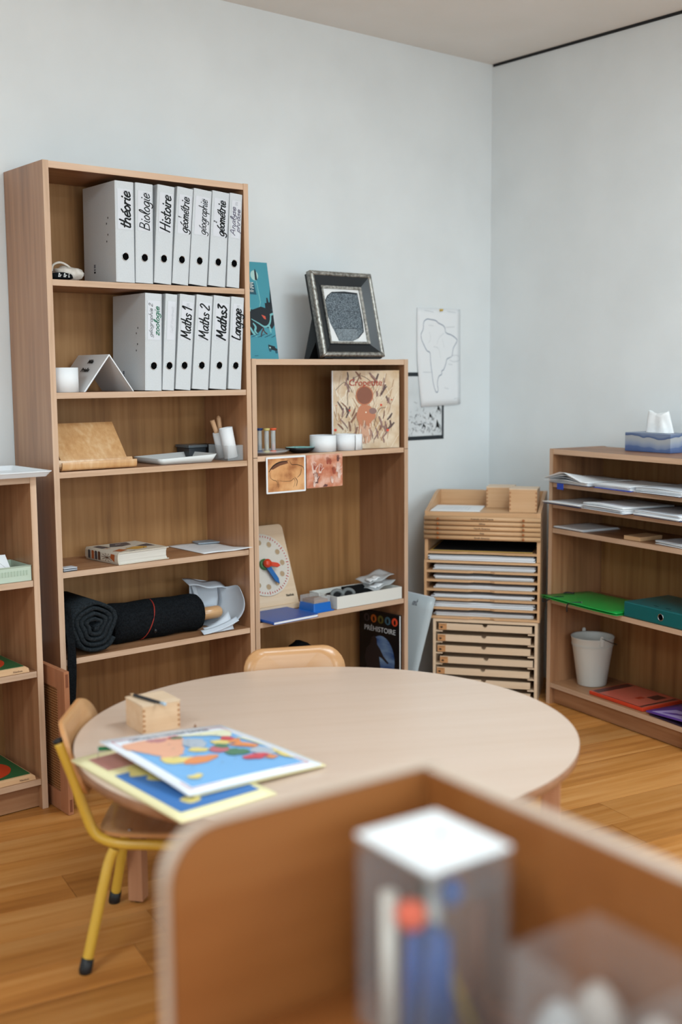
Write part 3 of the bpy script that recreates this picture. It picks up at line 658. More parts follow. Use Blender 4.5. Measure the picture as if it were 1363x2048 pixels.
pr.poly([fr(u, v) for u, v in ((.24, .01), (.62, .01), (.78, .07), (.96, .2), (.97, .95), (.25, .96), (.12, .89), (.02, .77), (.05, .36))], tab)
pr.line([fr(.02, .6), fr(.97, .6)], .0012, tdark); pr.line([fr(.1, .25), fr(.95, .25)], .0012, tdark)
for k in range(11): pr.line([fr(.2, .02+.021*k), fr(.78, .02+.021*k)], .0009, mat('tablet_line', (176, 186, 190), .6))
pr.done('tablet_picture', o)
bm = BM(); prism(bm, [(.0305, .2), (.0305, .1), (.118, .022), (.147, .0295), (.036, .205)], .03, .15, 'yz'); mk('easel_leg', bm, lacq, o)
bm = BM(); box(bm, .01, Wf-.01, -.004, .010, -.005, .002); mk('lower_edge', bm, lacq, o)
# picture book with wheat cover
o = thing('picture_book', 'cream and brown picture book titled Cropetite standing on the shelf', 'book', (-1.078, -.186, B1), R(-19.5))
Wb, Hb = .278, .305
crm = noisy('wheat_cover', (196, 164, 126), (222, 204, 178), 14, .35, detail=3)
bpart('cover', o, crm, 0, Wb, 0, .0022, 0, Hb); bpart('page_block', o, paper, .003, Wb-.003, .0023, .0085, .003, Hb-.003); bpart('back_cover', o, crm, 0, Wb, .0086, .0108, 0, Hb)
bm = BM(); prism(bm, [(-.004, .001), (0, 0), (0, .0108), (-.004, .0098)], 0, Hb); mk('spine', bm, white, o)
pr = Print(lambda u, v, h: (u, -h, v))
e1 = mat('ear_brown', (132, 92, 72), .5); e2 = mat('ear_mauve', (140, 108, 100), .5); e3 = mat('ear_dark', (92, 70, 66), .5); st = mat('stalk', (168, 128, 96), .5); pale = mat('pale_stroke', (234, 222, 202), .5)
rr = random.Random(5)
for k in range(120):
    x, z = rr.uniform(.01, Wb-.03), rr.uniform(.0, Hb-.06); a = rr.uniform(.7, 2.2); L_ = rr.uniform(.03, .08)
    ex, ez = min(Wb-.004, max(.004, x+L_*cos(a))), min(Hb-.004, z+L_*sin(a)); pr.line([(x, z), (ex, ez)], rr.uniform(.001, .004), rr.choice((pale, st, pale)), True)
for k in range(74):
    x, z = rr.uniform(.03, Wb-.03), rr.uniform(.02, Hb-.03)
    if abs(x-.13) < .05 and .06 < z < .25: continue
    a = rr.uniform(.7, 2.4); L_ = rr.uniform(.02, .05)
    ex, ez = min(Wb-.006, max(.006, x+L_*cos(a))), min(Hb-.004, z+L_*sin(a)); pr.line([(x, z), ((x+ex)/2+.002, (z+ez)/2), (ex, ez)], rr.uniform(.005, .009), rr.choice((e1, e2, e2, e3)), True)
for q in ([(.06, .17), (.065, .25), (.11, .285), (.16, .26), (.17, .23)], [(.01, .23), (.05, .26), (.08, .22)], [(.17, .09), (.19, .15), (.22, .16)]): pr.line(spline(q, 5), .0016, e3)
skin = mat('print_terracotta', (190, 122, 88), .5); hair = mat('print_hair', (134, 80, 58), .5)
pr.poly(spline([(.112, .168), (.15, .168), (.166, .15), (.178, .128), (.168, .112), (.158, .10), (.15, .06), (.11, .055), (.105, .1), (.096, .13)], 4, True), skin); pr.poly(spline([(.112, .085), (.15, .085), (.158, .04), (.14, .02), (.11, .03)], 4, True), mat('print_rose', (206, 160, 132), .5))
for k in range(26):
    x, z = rr.uniform(.09, .17), rr.uniform(.01, .09); pr.line([(x, z), (x+rr.uniform(-.006, .006), z+rr.uniform(.015, .035))], rr.uniform(.0015, .005), rr.choice((pale, st, e2)), True)
pr.poly(ell(.13, .208, .037, .038), mat('print_halo', (190, 116, 80), .5)); pr.poly(ell(.13, .208, .033, .034), hair); pr.poly(ell(.165, .147, .016, .012), e2); pr.poly(ell(.136, .142, .003, .003, 10), pale)
pop = mat('poppy_red', (216, 74, 44), .5)
for x, z, q in ((.2, .17, .005), (.245, .19, .003), (.228, .07, .006), (.008, .075, .006), (.068, .15, .004), (.012, .17, .002)): pr.poly(ell(x, z, q, q*.9, 8), pop)
pr.done('cover_art', o)
text_part('Cropetite', .036, mat('title_red', (176, 58, 36), .5), o, (.135, -.0032, .257), (R(90), 0, 0), width=.138)
# sand timers in a glass dish
glass = mat('pressed_glass', (222, 228, 228), .1, alpha=.35, spec=.9)
o = thing('glass_dish', 'shallow pressed-glass dish under the sand timers', 'dish', (-1.413, -.2, B1))
bm = BM(); lathe(bm, [(0, 0), (.06, 0), (.082, .006), (.092, .014), (.089, .0145), (.078, .008), (.055, .0035), (0, .003)], 40, sy=.9, wob=lambda a: 1+.012*sin(20*a)); mk('dish_body', bm, glass, o)
def timer(x, y, c, nm):
    o = thing('sand_timer', nm, 'sand timer', (x, y, B1+.0042), group='sand timers on the medium bookcase')
    m = mat('timer_'+nm.split()[0], c, .4)
    bm = BM(); lathe(bm, [(0, 0), (.0125, 0), (.0125, .004), (.0098, .008), (.0088, .0085), (0, .0085)], 20); mk('base_cap', bm, m, o)
    bm = BM(); lathe(bm, [(0, .0825), (.0088, .0825), (.0098, .083), (.0128, .0875), (.0128, .091), (0, .091)], 20); mk('top_cap', bm, m, o)
    bm = BM(); lathe(bm, [(.0088, .0086), (.0088, .0824)], 20); mk('glass_tube', bm, glass, o)
    bm = BM(); lathe(bm, [(.0066, .009), (.0072, .025), (.0066, .038), (.0016, .0455), (.0066, .053), (.0072, .066), (.0066, .082)], 16); mk('glass_bulb', bm, glass, o)
    bm = BM(); lathe(bm, [(0, .0095), (.006, .0095), (.0064, .024), (.004, .032), (0, .034)], 16); mk('sand', bm, m, o)
timer(-1.424, -.222, (222, 204, 124), 'yellow-capped sand timer, nearest of the three'); timer(-1.437, -.196, (36, 62, 116), 'blue-capped sand timer half hidden behind the yellow one'); timer(-1.394, -.222, (232, 98, 56), 'orange-capped sand timer to the right of the yellow one')
o = thing('glazed_dish', 'small black lobed dish with turquoise glaze inside', 'dish', (-1.275, -.232, B1))
lob = lambda a: 1+.05*cos(5*a)
bm = BM(); lathe(bm, [(0, 0), (.03, 0), (.048, .008), (.056, .019), (.0545, .0195), (.05, .017)], 40, wob=lob); mk('outer_bowl', bm, black, o)
bm = BM(); lathe(bm, [(.0542, .0197), (.046, .0165), (.028, .0125), (0, .012)], 40, wob=lob); mk('glazed_inside', bm, noisy('turquoise_glaze', (110, 190, 190), (176, 226, 220), 60, .15), o)
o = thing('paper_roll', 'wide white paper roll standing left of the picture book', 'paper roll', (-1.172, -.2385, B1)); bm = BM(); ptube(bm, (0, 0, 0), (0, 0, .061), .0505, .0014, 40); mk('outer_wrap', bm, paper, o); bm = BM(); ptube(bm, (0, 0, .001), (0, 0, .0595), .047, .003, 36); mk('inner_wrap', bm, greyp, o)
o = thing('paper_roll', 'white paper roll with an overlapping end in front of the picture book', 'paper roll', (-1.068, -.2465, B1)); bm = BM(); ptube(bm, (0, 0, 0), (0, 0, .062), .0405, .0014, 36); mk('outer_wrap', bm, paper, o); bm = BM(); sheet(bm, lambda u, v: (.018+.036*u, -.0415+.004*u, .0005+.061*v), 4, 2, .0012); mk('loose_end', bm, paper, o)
# two picture cards hung on the shelf edge
o = thing('picture_card', 'white-framed card with a bison painting hung on the shelf edge', 'picture card', (-1.482, -.2975, .930), group='cave-art cards on the shelf edge')
wc, hc = .180, .134
bm = BM(); prism(bm, rrect(0, wc, 0, hc, .004, 3), 0, .0012, 'xz'); mk('card_sheet', bm, white, o)
cave = noisy('cave_ochre', (150, 88, 50), (206, 148, 96), 12, .6, detail=5, c3=(226, 174, 122), stretch=(1, 1, 1)); chd = mat('charcoal_line', (56, 42, 38), .8, spec=.1); chm = mat('charcoal_soft', (112, 74, 56), .8, spec=.1)
pr = Print(lambda u, v, h: (u, -h, v))
pr.poly([(.007, .006), (wc-.007, .006), (wc-.007, hc-.007), (.007, hc-.007)], cave)
pr.poly([(.015, .09), (.05, .112), (.09, .118), (.1, .108), (.06, .1), (.03, .088)], chm)
for q, wd in (([(.012, .08), (.03, .1), (.06, .113), (.1, .116)], .005), ([(.105, .118), (.115, .102), (.14, .1), (.165, .092), (.172, .08)], .0025), ([(.015, .082), (.018, .06), (.03, .05), (.045, .045), (.05, .03), (.045, .022)], .0018), ([(.06, .045), (.08, .042), (.11, .042), (.125, .05), (.13, .035), (.122, .018)], .0018), ([(.128, .055), (.14, .04), (.135, .02)], .0028), ([(.14, .052), (.155, .065), (.16, .085)], .0025), ([(.05, .05), (.055, .03), (.052, .02)], .0016)): pr.line(spline(q, 5), wd, chd, True)
pr.done('bison_print', o)
o = thing('picture_card', 'red ochre card of stencilled hands hung on the shelf edge', 'picture card', (-1.297, -.2965, .938), group='cave-art cards on the shelf edge')
wc, hc = .173, .124
bm = BM(); prism(bm, rrect(0, wc, 0, hc, .003, 3), 0, .0012, 'xz'); mk('card_sheet', bm, noisy('red_ochre_wash', (186, 104, 76), (206, 138, 108), 22, .6, detail=5, c3=(222, 176, 156)), o)
pr = Print(lambda u, v, h: (u, -h, v)); hp = mat('hand_pale', (226, 196, 182), .7); hr = mat('hand_red', (160, 78, 58), .7); hd = mat('hand_dark', (104, 66, 62), .7)
def hand(x, y, s, m, a):
    def p(u, v): return (x+s*(u*cos(a)-v*sin(a)), y+s*(u*sin(a)+v*cos(a)))
    pr.poly([p(-.35, -.9), (p(.3, -.9)), p(.45, 0), p(.3, .3), p(-.35, .3), p(-.45, 0)], m)
    for k, L_ in ((-.3, .75), (-.1, .95), (.12, .9), (.32, .7)): pr.line([p(k, .2), p(k*1.5, .2+L_)], s*.14, m)
    pr.line([p(.4, -.2), p(.85, .25)], s*.15, m)
for x, y, s, m, a in ((.035, .075, .022, hp, .1), (.037, .079, .013, hr, .1), (.065, .07, .018, hp, -.1), (.066, .072, .012, hr, -.1), (.045, .035, .021, hd, .15), (.043, .036, .015, hp, .1), (.1, .098, .013, hr, 0), (.112, .095, .011, hr, .2), (.15, .105, .012, hd, 0), (.15, .07, .018, hp, -.2), (.13, .06, .014, hr, .3), (.155, .045, .016, hp, 0), (.035, .015, .012, hp, 0), (.12, .025, .013, hp, .2)): hand(x, y, s, m, a)
pr.poly([(.075, .002), (.085, .012), (.1, .008), (.095, .002)], hd)
pr.done('hand_print', o)
# teaching clock
o = thing('teaching_clock', 'wooden teaching clock board with red and blue hands', 'clock', (-1.487, -.150, B2), rot=(0, 0, 0))
bpart('base_board', o, birch, -.004, .266, -.008, .12, .0006, .02, bev=.001)
tl = math.atan2(.112, .30); ck = Matrix.Rotation(-tl, 4, 'X')
def tilted(name, bm, m, parent, yoff=0.):
    ob = mk(name, bm, m, parent); ob.location = (0, 0, .0205); ob.rotation_euler = (-tl, 0, 0); return ob
Wk, Hk = .262, .318; cx, cz = .132, .163
bm = BM(); prism(bm, rrect(0, Wk, 0, Hk, .018, 5, (1, 1, 0, 0)), .003, .012, 'xz', bev=.001); bd_ = tilted('clock_board', bm, birch, o)
dial = mat('clock_dial', (214, 206, 194), .5)
bm = BM(); prism(bm, ell(cx, cz, .123, .123, 64), -.003, .0029, 'xz'); tilted('dial', bm, dial, o)
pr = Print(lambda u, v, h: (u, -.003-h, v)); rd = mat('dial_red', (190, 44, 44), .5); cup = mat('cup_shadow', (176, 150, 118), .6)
for k in range(60):
    a = 2*pi*k/60; r0_, r1_ = (.107, .117) if k % 5 == 0 else (.1105, .1145); pr.line([(cx+r0_*sin(a), cz+r0_*cos(a)), (cx+r1_*sin(a), cz+r1_*cos(a))], .0034, rd)
d_ = pr.done('minute_marks', o); d_.location = (0, 0, .0205); d_.rotation_euler = (-tl, 0, 0)
for k in range(12):
    a = 2*pi*k/12; px_, pz_ = cx+.088*sin(a), cz+.088*cos(a)
    bm = BM(); tube(bm, [(px_+.0115*cos(t), -.0032, pz_+.0115*sin(t)) for t in [2*pi*j/20 for j in range(21)]], .0012, 5, cap=False)
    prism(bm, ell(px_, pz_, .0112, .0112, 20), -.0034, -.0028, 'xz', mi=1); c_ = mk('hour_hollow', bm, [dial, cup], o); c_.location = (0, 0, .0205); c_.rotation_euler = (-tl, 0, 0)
gr = mat('knob_green', (66, 120, 62), .35); re_ = mat('hand_red_plastic', (214, 66, 34), .3); bl_ = mat('hand_blue_plastic', (24, 100, 168), .3)
def lat_y(name, m, prof):
    bm = BM(); lathe(bm, prof, 20); bmesh.ops.rotate(bm, verts=bm.verts, cent=(0, 0, 0), matrix=Matrix.Rotation(R(90), 3, 'X')); bmesh.ops.translate(bm, verts=bm.verts, vec=(cx, -.004, cz)); return tilted(name, bm, m, o)
lat_y('green_knob', gr, [(0, 0), (.022, 0), (.022, .009), (.019, .012), (0, .012)])
def handm(name, m, L_, a, y0, y1, wd):
    bm = BM(); pts = [(-wd, -wd*.9), (-wd, L_*.8), (0, L_), (wd, L_*.8), (wd, -wd*.9)]
    prism(bm, [(cx+u*cos(a)+v*sin(a), cz-u*sin(a)+v*cos(a)) for u, v in pts], y0, y1, 'xz', bev=.001); return tilted(name, bm, m, o)
handm('blue_hand', bl_, .092, R(154), -.024, -.0165, .0095)
handm('red_hand', re_, .058, R(105), -.033, -.0245, .0085)
lat_y('red_knob', re_, [(0, .0205), (.017, .0205), (.017, .03), (.012, .036), (0, .0375)])
t_ = text_part('Nienhuis', .0135, ink, o, (Wk-.038, .0025, .032), (R(90), 0, 0), width=.036, bold=.0003); t_.location = (Wk-.036, .0025+.032*sin(tl)*1., .0205+.032*cos(tl)); t_.rotation_euler = (R(90)-tl, 0, 0)
# blue notebook, blue stamp box, white tray
o = thing('notebook', 'blue notebook sticking out over the shelf edge', 'notebook', (-1.396, -.2375, B2), R(3))
nb = mat('notebook_blue', (36, 84, 164), .35)
bpart('lower_cover', o, nb, -.107, .107, -.11, .11, 0, .0012); bpart('pages', o, paper, -.104, .105, -.108, .108, .0013, .0095); bpart('upper_cover', o, nb, -.107, .107, -.11, .11, .0096, .011)
bm = BM(); prism(bm, [(-.107, 0), (-.107, .011), (-.1095, .009), (-.1105, .0055), (-.1095, .002)], -.11, .11, 'xz'); mk('spine', bm, nb, o)
o = thing('stamp_box', 'small blue box with a clear lid over brown blocks', 'box', (-1.2165, -.2365, B2), R(2))
bb = mat('bright_blue_plastic', (28, 104, 190), .3)
bm = BM(); a_ = lv(bm, rrect(-.053, .053, -.055, .053, .005), 0); b_ = lv(bm, rrect(-.053, .053, -.055, .053, .005), .003); c_ = lv(bm, rrect(-.045, .045, -.047, .046, .005), .005); d_ = lv(bm, rrect(-.042, .042, -.044, .043, .004), .034)
bm.faces.new(a_[::-1]); ringfaces(bm, a_, b_, False); ringfaces(bm, b_, c_, False); ringfaces(bm, c_, d_, False); bm.faces.new(d_); mk('blue_base', bm, bb, o)
bpart('brown_block', o, mat('cork_brown', (150, 108, 76), .7), -.034, .034, -.036, .035, .0345, .046, bev=.001)
bm = BM()
for b in ((-.04, .04, -.042, -.041, .0345, .058), (-.04, .04, .04, .041, .0345, .058), (-.04, -.039, -.041, .04, .0345, .058), (.039, .04, -.041, .04, .0345, .058), (-.04, .04, -.042, .041, .058, .059)): box(bm, *b)
mk('clear_lid', bm, clear, o)
o = thing('wooden_tray', 'white painted tray holding a mask, a pouch and clear bags', 'tray', (-1.147, -.286, B2))
wt = mat('white_lacquer', (222, 222, 216), .4); tw, td, thh = .338, .172, .048
bpart('tray_floor', o, wt, .005, tw-.005, .005, td-.005, 0, .005); bpart('front_wall', o, wt, 0, tw, 0, .005, 0, thh); bpart('back_wall', o, wt, 0, tw, td-.005, td, 0, thh); bpart('right_wall', o, wt, tw-.005, tw, .005, td-.005, 0, thh)
bm = BM(); prism(bm, [(.005, 0), (td-.005, 0), (td-.005, thh), (.115, thh), (.11, thh-.012), (.066, thh-.012), (.061, thh), (.005, thh)], 0, .005, 'yz'); mk('left_wall', bm, wt, o)
o = thing('diving_mask', 'grey and black goggles with oval lens lying in the white tray', 'goggles', (-1.070, -.213, B2+.0085), R(-15))
gg = mat('grey_rubber', (106, 110, 110), .5)
for s_ in (-1, 1):
    bm = BM(); tube(bm, [(s_*.024+.024*cos(a), -.018-.004*cos(2*a), .034+.017*sin(a)) for a in [2*pi*k/24 for k in range(25)]], .0075, 10, cap=False); mk('lens_rim', bm, gg, o)
    bm = BM(); prism(bm, ell(s_*.024, .034, .02, .014, 20), -.019, -.017, 'xz'); mk('lens', bm, mat('smoked_lens', (40, 40, 42), .1), o)
bm = BM(); tube(bm, spline([(-.045, -.015, .034), (-.06, .01, .03), (-.03, .04, .03), (.04, .045, .034), (.06, .015, .034), (.046, -.014, .034)], 5), .004, 8); mk('strap', bm, black, o)
bm = BM(); blob(bm, (.052, .008, .02), .016, .024, .024, 4, .15, 2); mk('strap_pad', bm, black, o)
bm = BM(); blob(bm, (0, 0, .02), .022, .02, .022, 6, .1, 2); mk('nose_piece', bm, gg, o)
bm = BM(); box(bm, -.062, .062, -.045, .045, 0, .012, bev=.004); single('felt_pouch', 'flat black felt pouch propped in the white tray', 'pouch', bm, cloth_black, (-.954, -.193, B2+.034), (R(12), 0, R(-4)))
for (x, y, z, a, b, lb) in ((-.868, -.20, .049, R(12), R(8), 'clear plastic bag with a white label in the tray'), (-.862, -.185, .074, R(14), R(-6), 'uppermost crumpled clear plastic bag in the tray')):
    o = thing('plastic_bag', lb, 'bag', (x, y, B2+z-.02), rot=(a*.3, -a, b), group='clear bags in the white tray')
    bm = BM(); sheet(bm, lambda u, v: (-.06+.125*u, -.05+.10*v, .028+.004*sin(9*u+z*90)*cos(7*v)), 14, 10, .0015); mk('film', bm, mat('cloudy_film', (214, 218, 220), .25, alpha=.55), o)
    bm = BM(); sheet(bm, lambda u, v: (-.045+.05*u, -.035+.04*v, .0315+.003*sin(9*u)), 5, 4, .001); mk('paper_insert', bm, paper, o)
# black book about prehistory on the lowest shelf, facing left
o = thing('picture_book', 'black book titled PRÉHISTOIRE leaning against the side panel', 'book', (-.840, -.058, .0925), rot=(0, 0, R(-84)))
Wp, Hp = .222, .292
cb = mat('glossy_black_cover', (14, 15, 18), .22); bpart('cover', o, cb, 0, Wp, 0, .0022, 0, Hp); bpart('page_block', o, paper, .003, Wp-.003, .0023, .0115, .003, Hp-.003); bpart('back_cover', o, cb, 0, Wp, .0116, .0138, 0, Hp)
pr = Print(lambda u, v, h: (u, -h, v))
for k, c in enumerate(((54, 44, 46), (176, 92, 34), (96, 92, 38), (60, 96, 112), (214, 72, 42))): pr.poly(ell(.042+.039*k, .262, .016, .017), mat('badge%d' % k, c, .4)); pr.poly(ell(.042+.039*k, .26, .006, .011, 10), cb)
sky1 = noisy('cover_sky', (36, 66, 120), (120, 146, 176), 9, .3, stretch=(1, 1, 3)); snow = mat('cover_snow', (168, 180, 194), .3)
pr.poly([(a_, max(.003, b_)) for a_, b_ in ell(.122, .09, .075, .104, 40)], sky1); pr.poly([(a_, max(.003, b_)) for a_, b_ in ell(.122, .09, .0745, .1035, 60) if b_ < .06], snow); pr.line([(.06, .042), (.16, .046), (.196, .04)], .006, mat('cover_dusk', (70, 84, 128), .4), True)
fig = mat('cover_figure', (34, 24, 24), .5)
pr.poly([(.045, .003), (.04, .06), (.03, .09), (.04, .13), (.06, .15), (.068, .18), (.082, .19), (.098, .18), (.1, .155), (.115, .14), (.135, .11), (.165, .086), (.158, .08), (.125, .1), (.112, .105), (.118, .06), (.12, .003)], fig)
for x in (.135, .168): pr.poly([(x-.004, .005), (x-.005, .03), (x, .04), (x+.005, .03), (x+.004, .005)], fig)
pr.line([(.14, .02), (.16, .026)], .0016, fig); pr.done('cover_art', o)
text_part('PRÉHISTOIRE', .03, mat('title_white', (206, 208, 210), .5), o, (.118, -.0035, .219), (R(90), 0, 0), width=.172)
bm = BM(); blob(bm, (0, 0, .105), .068, .06, .13, 12, .12); single('black_bag', 'black soft bag standing low behind the chair back', 'bag', bm, cloth_black, (-1.225, -.15, .094))
# ================================================================ low bookcase at the left edge
o = thing('plastic_tray', 'white rimmed tray overhanging the low bookcase at the left', 'tray', (-2.545, -.262, CT))
bm = BM(); rim = rrect(-.185, .185, -.145, .145, .012); bas = rrect(-.172, .172, -.132, .132, .01)
b0 = lv(bm, bas, 0); r0 = lv(bm, [(x*.99, y*.99) for x, y in rim], .0145); ra = lv(bm, rim, .0148); rb = lv(bm, rim, .0175); r1 = lv(bm, [(x*.95, y*.94) for x, y in rim], .0178); b1 = lv(bm, [(x*.97, y*.96) for x, y in bas], .003)
bm.faces.new(b0[::-1])
for a_, b_ in ((b0, r0), (r0, ra), (ra, rb), (rb, r1), (r1, b1)): ringfaces(bm, a_, b_, False)
bm.faces.new(b1); mk('tray_dish', bm, mat('white_melamine', (226, 230, 234), .25), o)
bm = BM(); box(bm, -.105, .125, -.11, .09, 0, .001); o = single('paper_sheet', 'paper with dark line drawing lying in the rimmed tray', 'paper', bm, paper, (-2.585, -.262, CT+.0038), (0, 0, R(-4)))
pr = Print(lambda u, v, h: (u, v, .001+h))
for k in range(8): pr.line([(-.09+.02*k, -.1+.004*k), (-.05+.02*k, .07)], .0035 if k % 2 else .006, ink_soft)
for k in range(5): pr.line([(-.1, -.09+.035*k), (.1, -.1+.04*k)], .003, ink_soft)
pr.done('line_drawing', o)
mint = mat('mint_plastic', (188, 202, 184), .45)
o = thing('basket', 'pale mint-green plastic basket with diagram cards in it', 'basket', (-2.555, -.35, C2))
wB, dB, hB, t = .275, .15, .047, .002
bpart('basket_floor', o, mint, -wB/2, wB/2, 0, dB, 0, t)
for nm, b in (('front_wall', (-wB/2, wB/2, 0, t, t, hB)), ('back_wall', (-wB/2, wB/2, dB-t, dB, t, hB)), ('side_wall', (-wB/2, -wB/2+t, t, dB-t, t, hB)), ('side_wall', (wB/2-t, wB/2, t, dB-t, t, hB))): bpart(nm, o, mint, *b)
bm = BM()
for k in range(26): box(bm, -.125+.0098*k, -.1195+.0098*k, -.0011, .0, .018, .034)
mk('relief_ribs', bm, mat('mint_shadow', (168, 184, 164), .5), o)
bm = BM(); tube(bm, [(-wB/2, -.001, hB), (wB/2, -.001, hB)], .0016, 8); mk('rim', bm, mint, o)
o = thing('diagram_card', 'white card with a red line and arcs leaning in the mint basket', 'card', (-2.585, -.335, C2+.004), rot=(R(-48), 0, R(-3)), group='cards in the mint basket')
bpart('card_sheet', o, paper, -.10, .118, -.0005, .0005, .012, .105)
pr = Print(lambda u, v, h: (u, -.0005-h, v)); rl = mat('red_line', (176, 60, 60), .6)
pr.line([(.03, .104), (.085, .03)], .0012, rl)
for q in ([(.04, .1), (.08, .085), (.105, .05)], [(.0, .06), (.06, .05), (.1, .03)], [(.06, .1), (.06, .03)], [(-.06, .1), (-.02, .06), (.06, .035)]): pr.line(spline(q, 5), .0008, ink_soft)
pr.done('diagram', o)
def inset(xr, z, lb, yf=-.352):
    o = thing('inset_board', lb, 'inset board', (xr, yf, z), group='green inset boards')
    s = .265
    bm = BM(); q0 = [(-s, 0), (0, 0), (0, s), (-s, s)]; ins = lambda d: [(-s+d, d), (-d, d), (-d, s-d), (-s+d, s-d)]
    l0, l1, l2 = lv(bm, q0, 0), lv(bm, ins(.002), .012), lv(bm, ins(.009), .017)
    bm.faces.new(l0[::-1]); ringfaces(bm, l0, l1, False); ringfaces(bm, l1, l2, False); bm.faces.new(l2); mk('wooden_rim', bm, beech_x, o)
    g_ = mat('board_green', (30, 92, 52), .45)
    bm = BM(); prism(bm, [(-s+.012, .016), (-.012, .016), (-.012, s-.012), (-s+.012, s-.012)], .0171, .0185, 'xy'); mk('green_panel', bm, g_, o)
    bm = BM(); prism(bm, ell(-s/2+.004, s/2-.02, .088, .085, 48), .0186, .021, 'xy', bev=.0006); mk('red_disc', bm, mat('disc_red', (196, 62, 30), .4), o)
    text_part('Nienhuis', .0085, mat('burnt_brown', (84, 52, 30), .7), o, (-.038, .0006, .0066), (R(81), 0, 0), width=.03)
inset(-2.437, C3, 'green board with a red disc on the middle shelf at the left'); inset(-2.430, C4, 'green board with a red disc on the lowest shelf at the left')
# perforated wooden panel between the bookcases
o = thing('cane_panel', 'framed woven-cane panel wedged between two bookcases', 'panel', (-2.378, -.467, 0), 0)
Lp_, Hp_, Tp_ = .43, .458, .0175
redb = wood('reddish_beech', (150, 96, 66), (172, 114, 80), (186, 130, 96), axis='z', rough=.45, vary=.03)
bpart('stile', o, redb, 0, Tp_, 0, .052, .001, Hp_, bev=.001); bpart('stile', o, redb, 0, Tp_, Lp_-.052, Lp_, .001, Hp_, bev=.001)
bpart('rail', o, redb, .0005, Tp_-.0005, .0525, Lp_-.0525, .001, .062, bev=.001); bpart('rail', o, redb, .0005, Tp_-.0005, .0525, Lp_-.0525, Hp_-.062, Hp_, bev=.001)
tn = mat('tenon_end', (128, 74, 48), .6); bpart('tenon', o, tn, .005, Tp_-.004, -.0006, .001, Hp_-.05, Hp_-.008); bpart('tenon', o, tn, .005, Tp_-.004, -.0006, .001, .01, .05)
cane = mat('cane_weave', (150, 96, 54), .5); nt, n, l, b = nodes(cane)
tc = n.new('ShaderNodeTexCoord'); mp = n.new('ShaderNodeMapping'); mp.inputs['Scale'].default_value = (0, 120, 120); vo = n.new('ShaderNodeTexVoronoi'); vo.inputs['Randomness'].default_value = .05; vo.inputs['Scale'].default_value = 1.
l.new(tc.outputs['Object'], mp.inputs[0]); l.new(mp.outputs[0], vo.inputs['Vector']); r_ = ramp(n, [(.12, (226, 190, 140)), (.2, (146, 92, 50)), (.5, (120, 74, 40))]); l.new(vo.outputs['Distance'], r_.inputs[0]); l.new(r_.outputs[0], b.inputs['Base Color'])
bpart('cane_field', o, cane, .006, .0115, .052, Lp_-.052, .062, Hp_-.062)
# ================================================================ on the back wall
o = thing('ink_poster', 'black-bordered ink drawing poster half hidden by the bookcase', 'poster', (-.62, -.0018, 1.072))
wP, hP = .324, .294
bpart('sheet', o, noisy('poster_paper', (212, 217, 219), (226, 230, 232), 8, .6), 0, wP, 0, .0012, 0, hP)
bt_ = mat('black_border_tape', (34, 42, 48), .5)
for b in ((0, wP, -.0004, -.0001, 0, .017), (0, wP, -.0004, -.0001, hP-.017, hP), (0, .012, -.0004, -.0001, .0171, hP-.0171), (wP-.012, wP, -.0004, -.0001, .0171, hP-.0171)): bpart('border_strip', o, bt_, *b)
pr = Print(lambda u, v, h: (u, -h, v)); rr = random.Random(11)
for k in range(90):
    x, z = rr.uniform(.1, wP-.03), .03+abs(rr.gauss(0, .06)); 
    if z > .18: continue
    q = [(x, z)]
    for j in range(3): q.append((min(wP-.015, max(.015, q[-1][0]+rr.uniform(-.008, .01))), max(.02, q[-1][1]+rr.uniform(-.012, .008))))
    pr.line(spline(q, 3), rr.uniform(.0006, .0022), rr.choice((ink, ink_soft, ink_soft, ink)), True)
for (x, z, s_) in ((.285, .055, .03), (.29, .13, .022), (.2, .06, .014), (.24, .1, .018)):
    pr.poly([(x-.3*s_, z), (x-.1*s_, z+1.1*s_), (x+.2*s_, z+.5*s_), (x+.5*s_, z-.4*s_), (x+.1*s_, z-.1*s_)], ink); pr.line(spline([(x+.3*s_, z+.4*s_), (x+.7*s_, z-.2*s_), (x+.5*s_, z-.9*s_)], 4), .003, ink, True); pr.line(spline([(x-.2*s_, z+.1*s_), (x-.7*s_, z-.7*s_)], 4), .002, ink, True)
pr.done('ink_drawing', o)
o = thing('map_drawing', 'large white sheet with a hand-drawn outline of South America', 'map', (-.461, -.0042, 1.216))
def msh(u, v):
    xl = .024*(1-min(1, v/.47)); x = xl+(.263-xl)*u
    return (x, -.0035*sin(pi*u)*(1-v)*.6-.004*(1-v)*(1-v)*(.5+u*.5), .008*u*(1-v)+.0+(.427-.0)*v)
bm = BM(); sheet(bm, msh, 10, 14, .0007); mk('sheet', bm, paper, o)
pr = Print(lambda u, v, h: (msh(u, v)[0], msh(u, v)[1]-.0004-h, msh(u, v)[2])); blu = mat('blue_grey_pencil', (112, 126, 148), .7, spec=.1)
P_ = lambda x, y: ((x-165)/445, 1-(y-85)/1010)
coast = [(270, 195), (240, 215), (228, 250), (226, 300), (205, 350), (208, 400), (225, 445), (262, 520), (294, 545), (298, 640), (305, 760), (312, 860), (330, 940), (345, 955), (360, 930), (355, 860), (375, 790), (405, 770), (408, 735), (430, 720), (455, 660), (470, 610), (520, 580), (535, 500), (572, 430), (570, 400), (520, 360), (460, 335), (440, 270), (380, 235), (350, 210), (290, 200), (270, 195)]
pr.line(spline([P_(*p) for p in coast], 4), .0085, blu)
for q in ([(440, 340), (390, 385), (365, 450)], [(280, 260), (330, 265)], [(290, 330), (300, 400), (280, 440)], [(330, 480), (380, 500), (400, 600)], [(420, 400), (440, 490)]): pr.line(spline([P_(*p) for p in q], 4), .004, ink_faint)
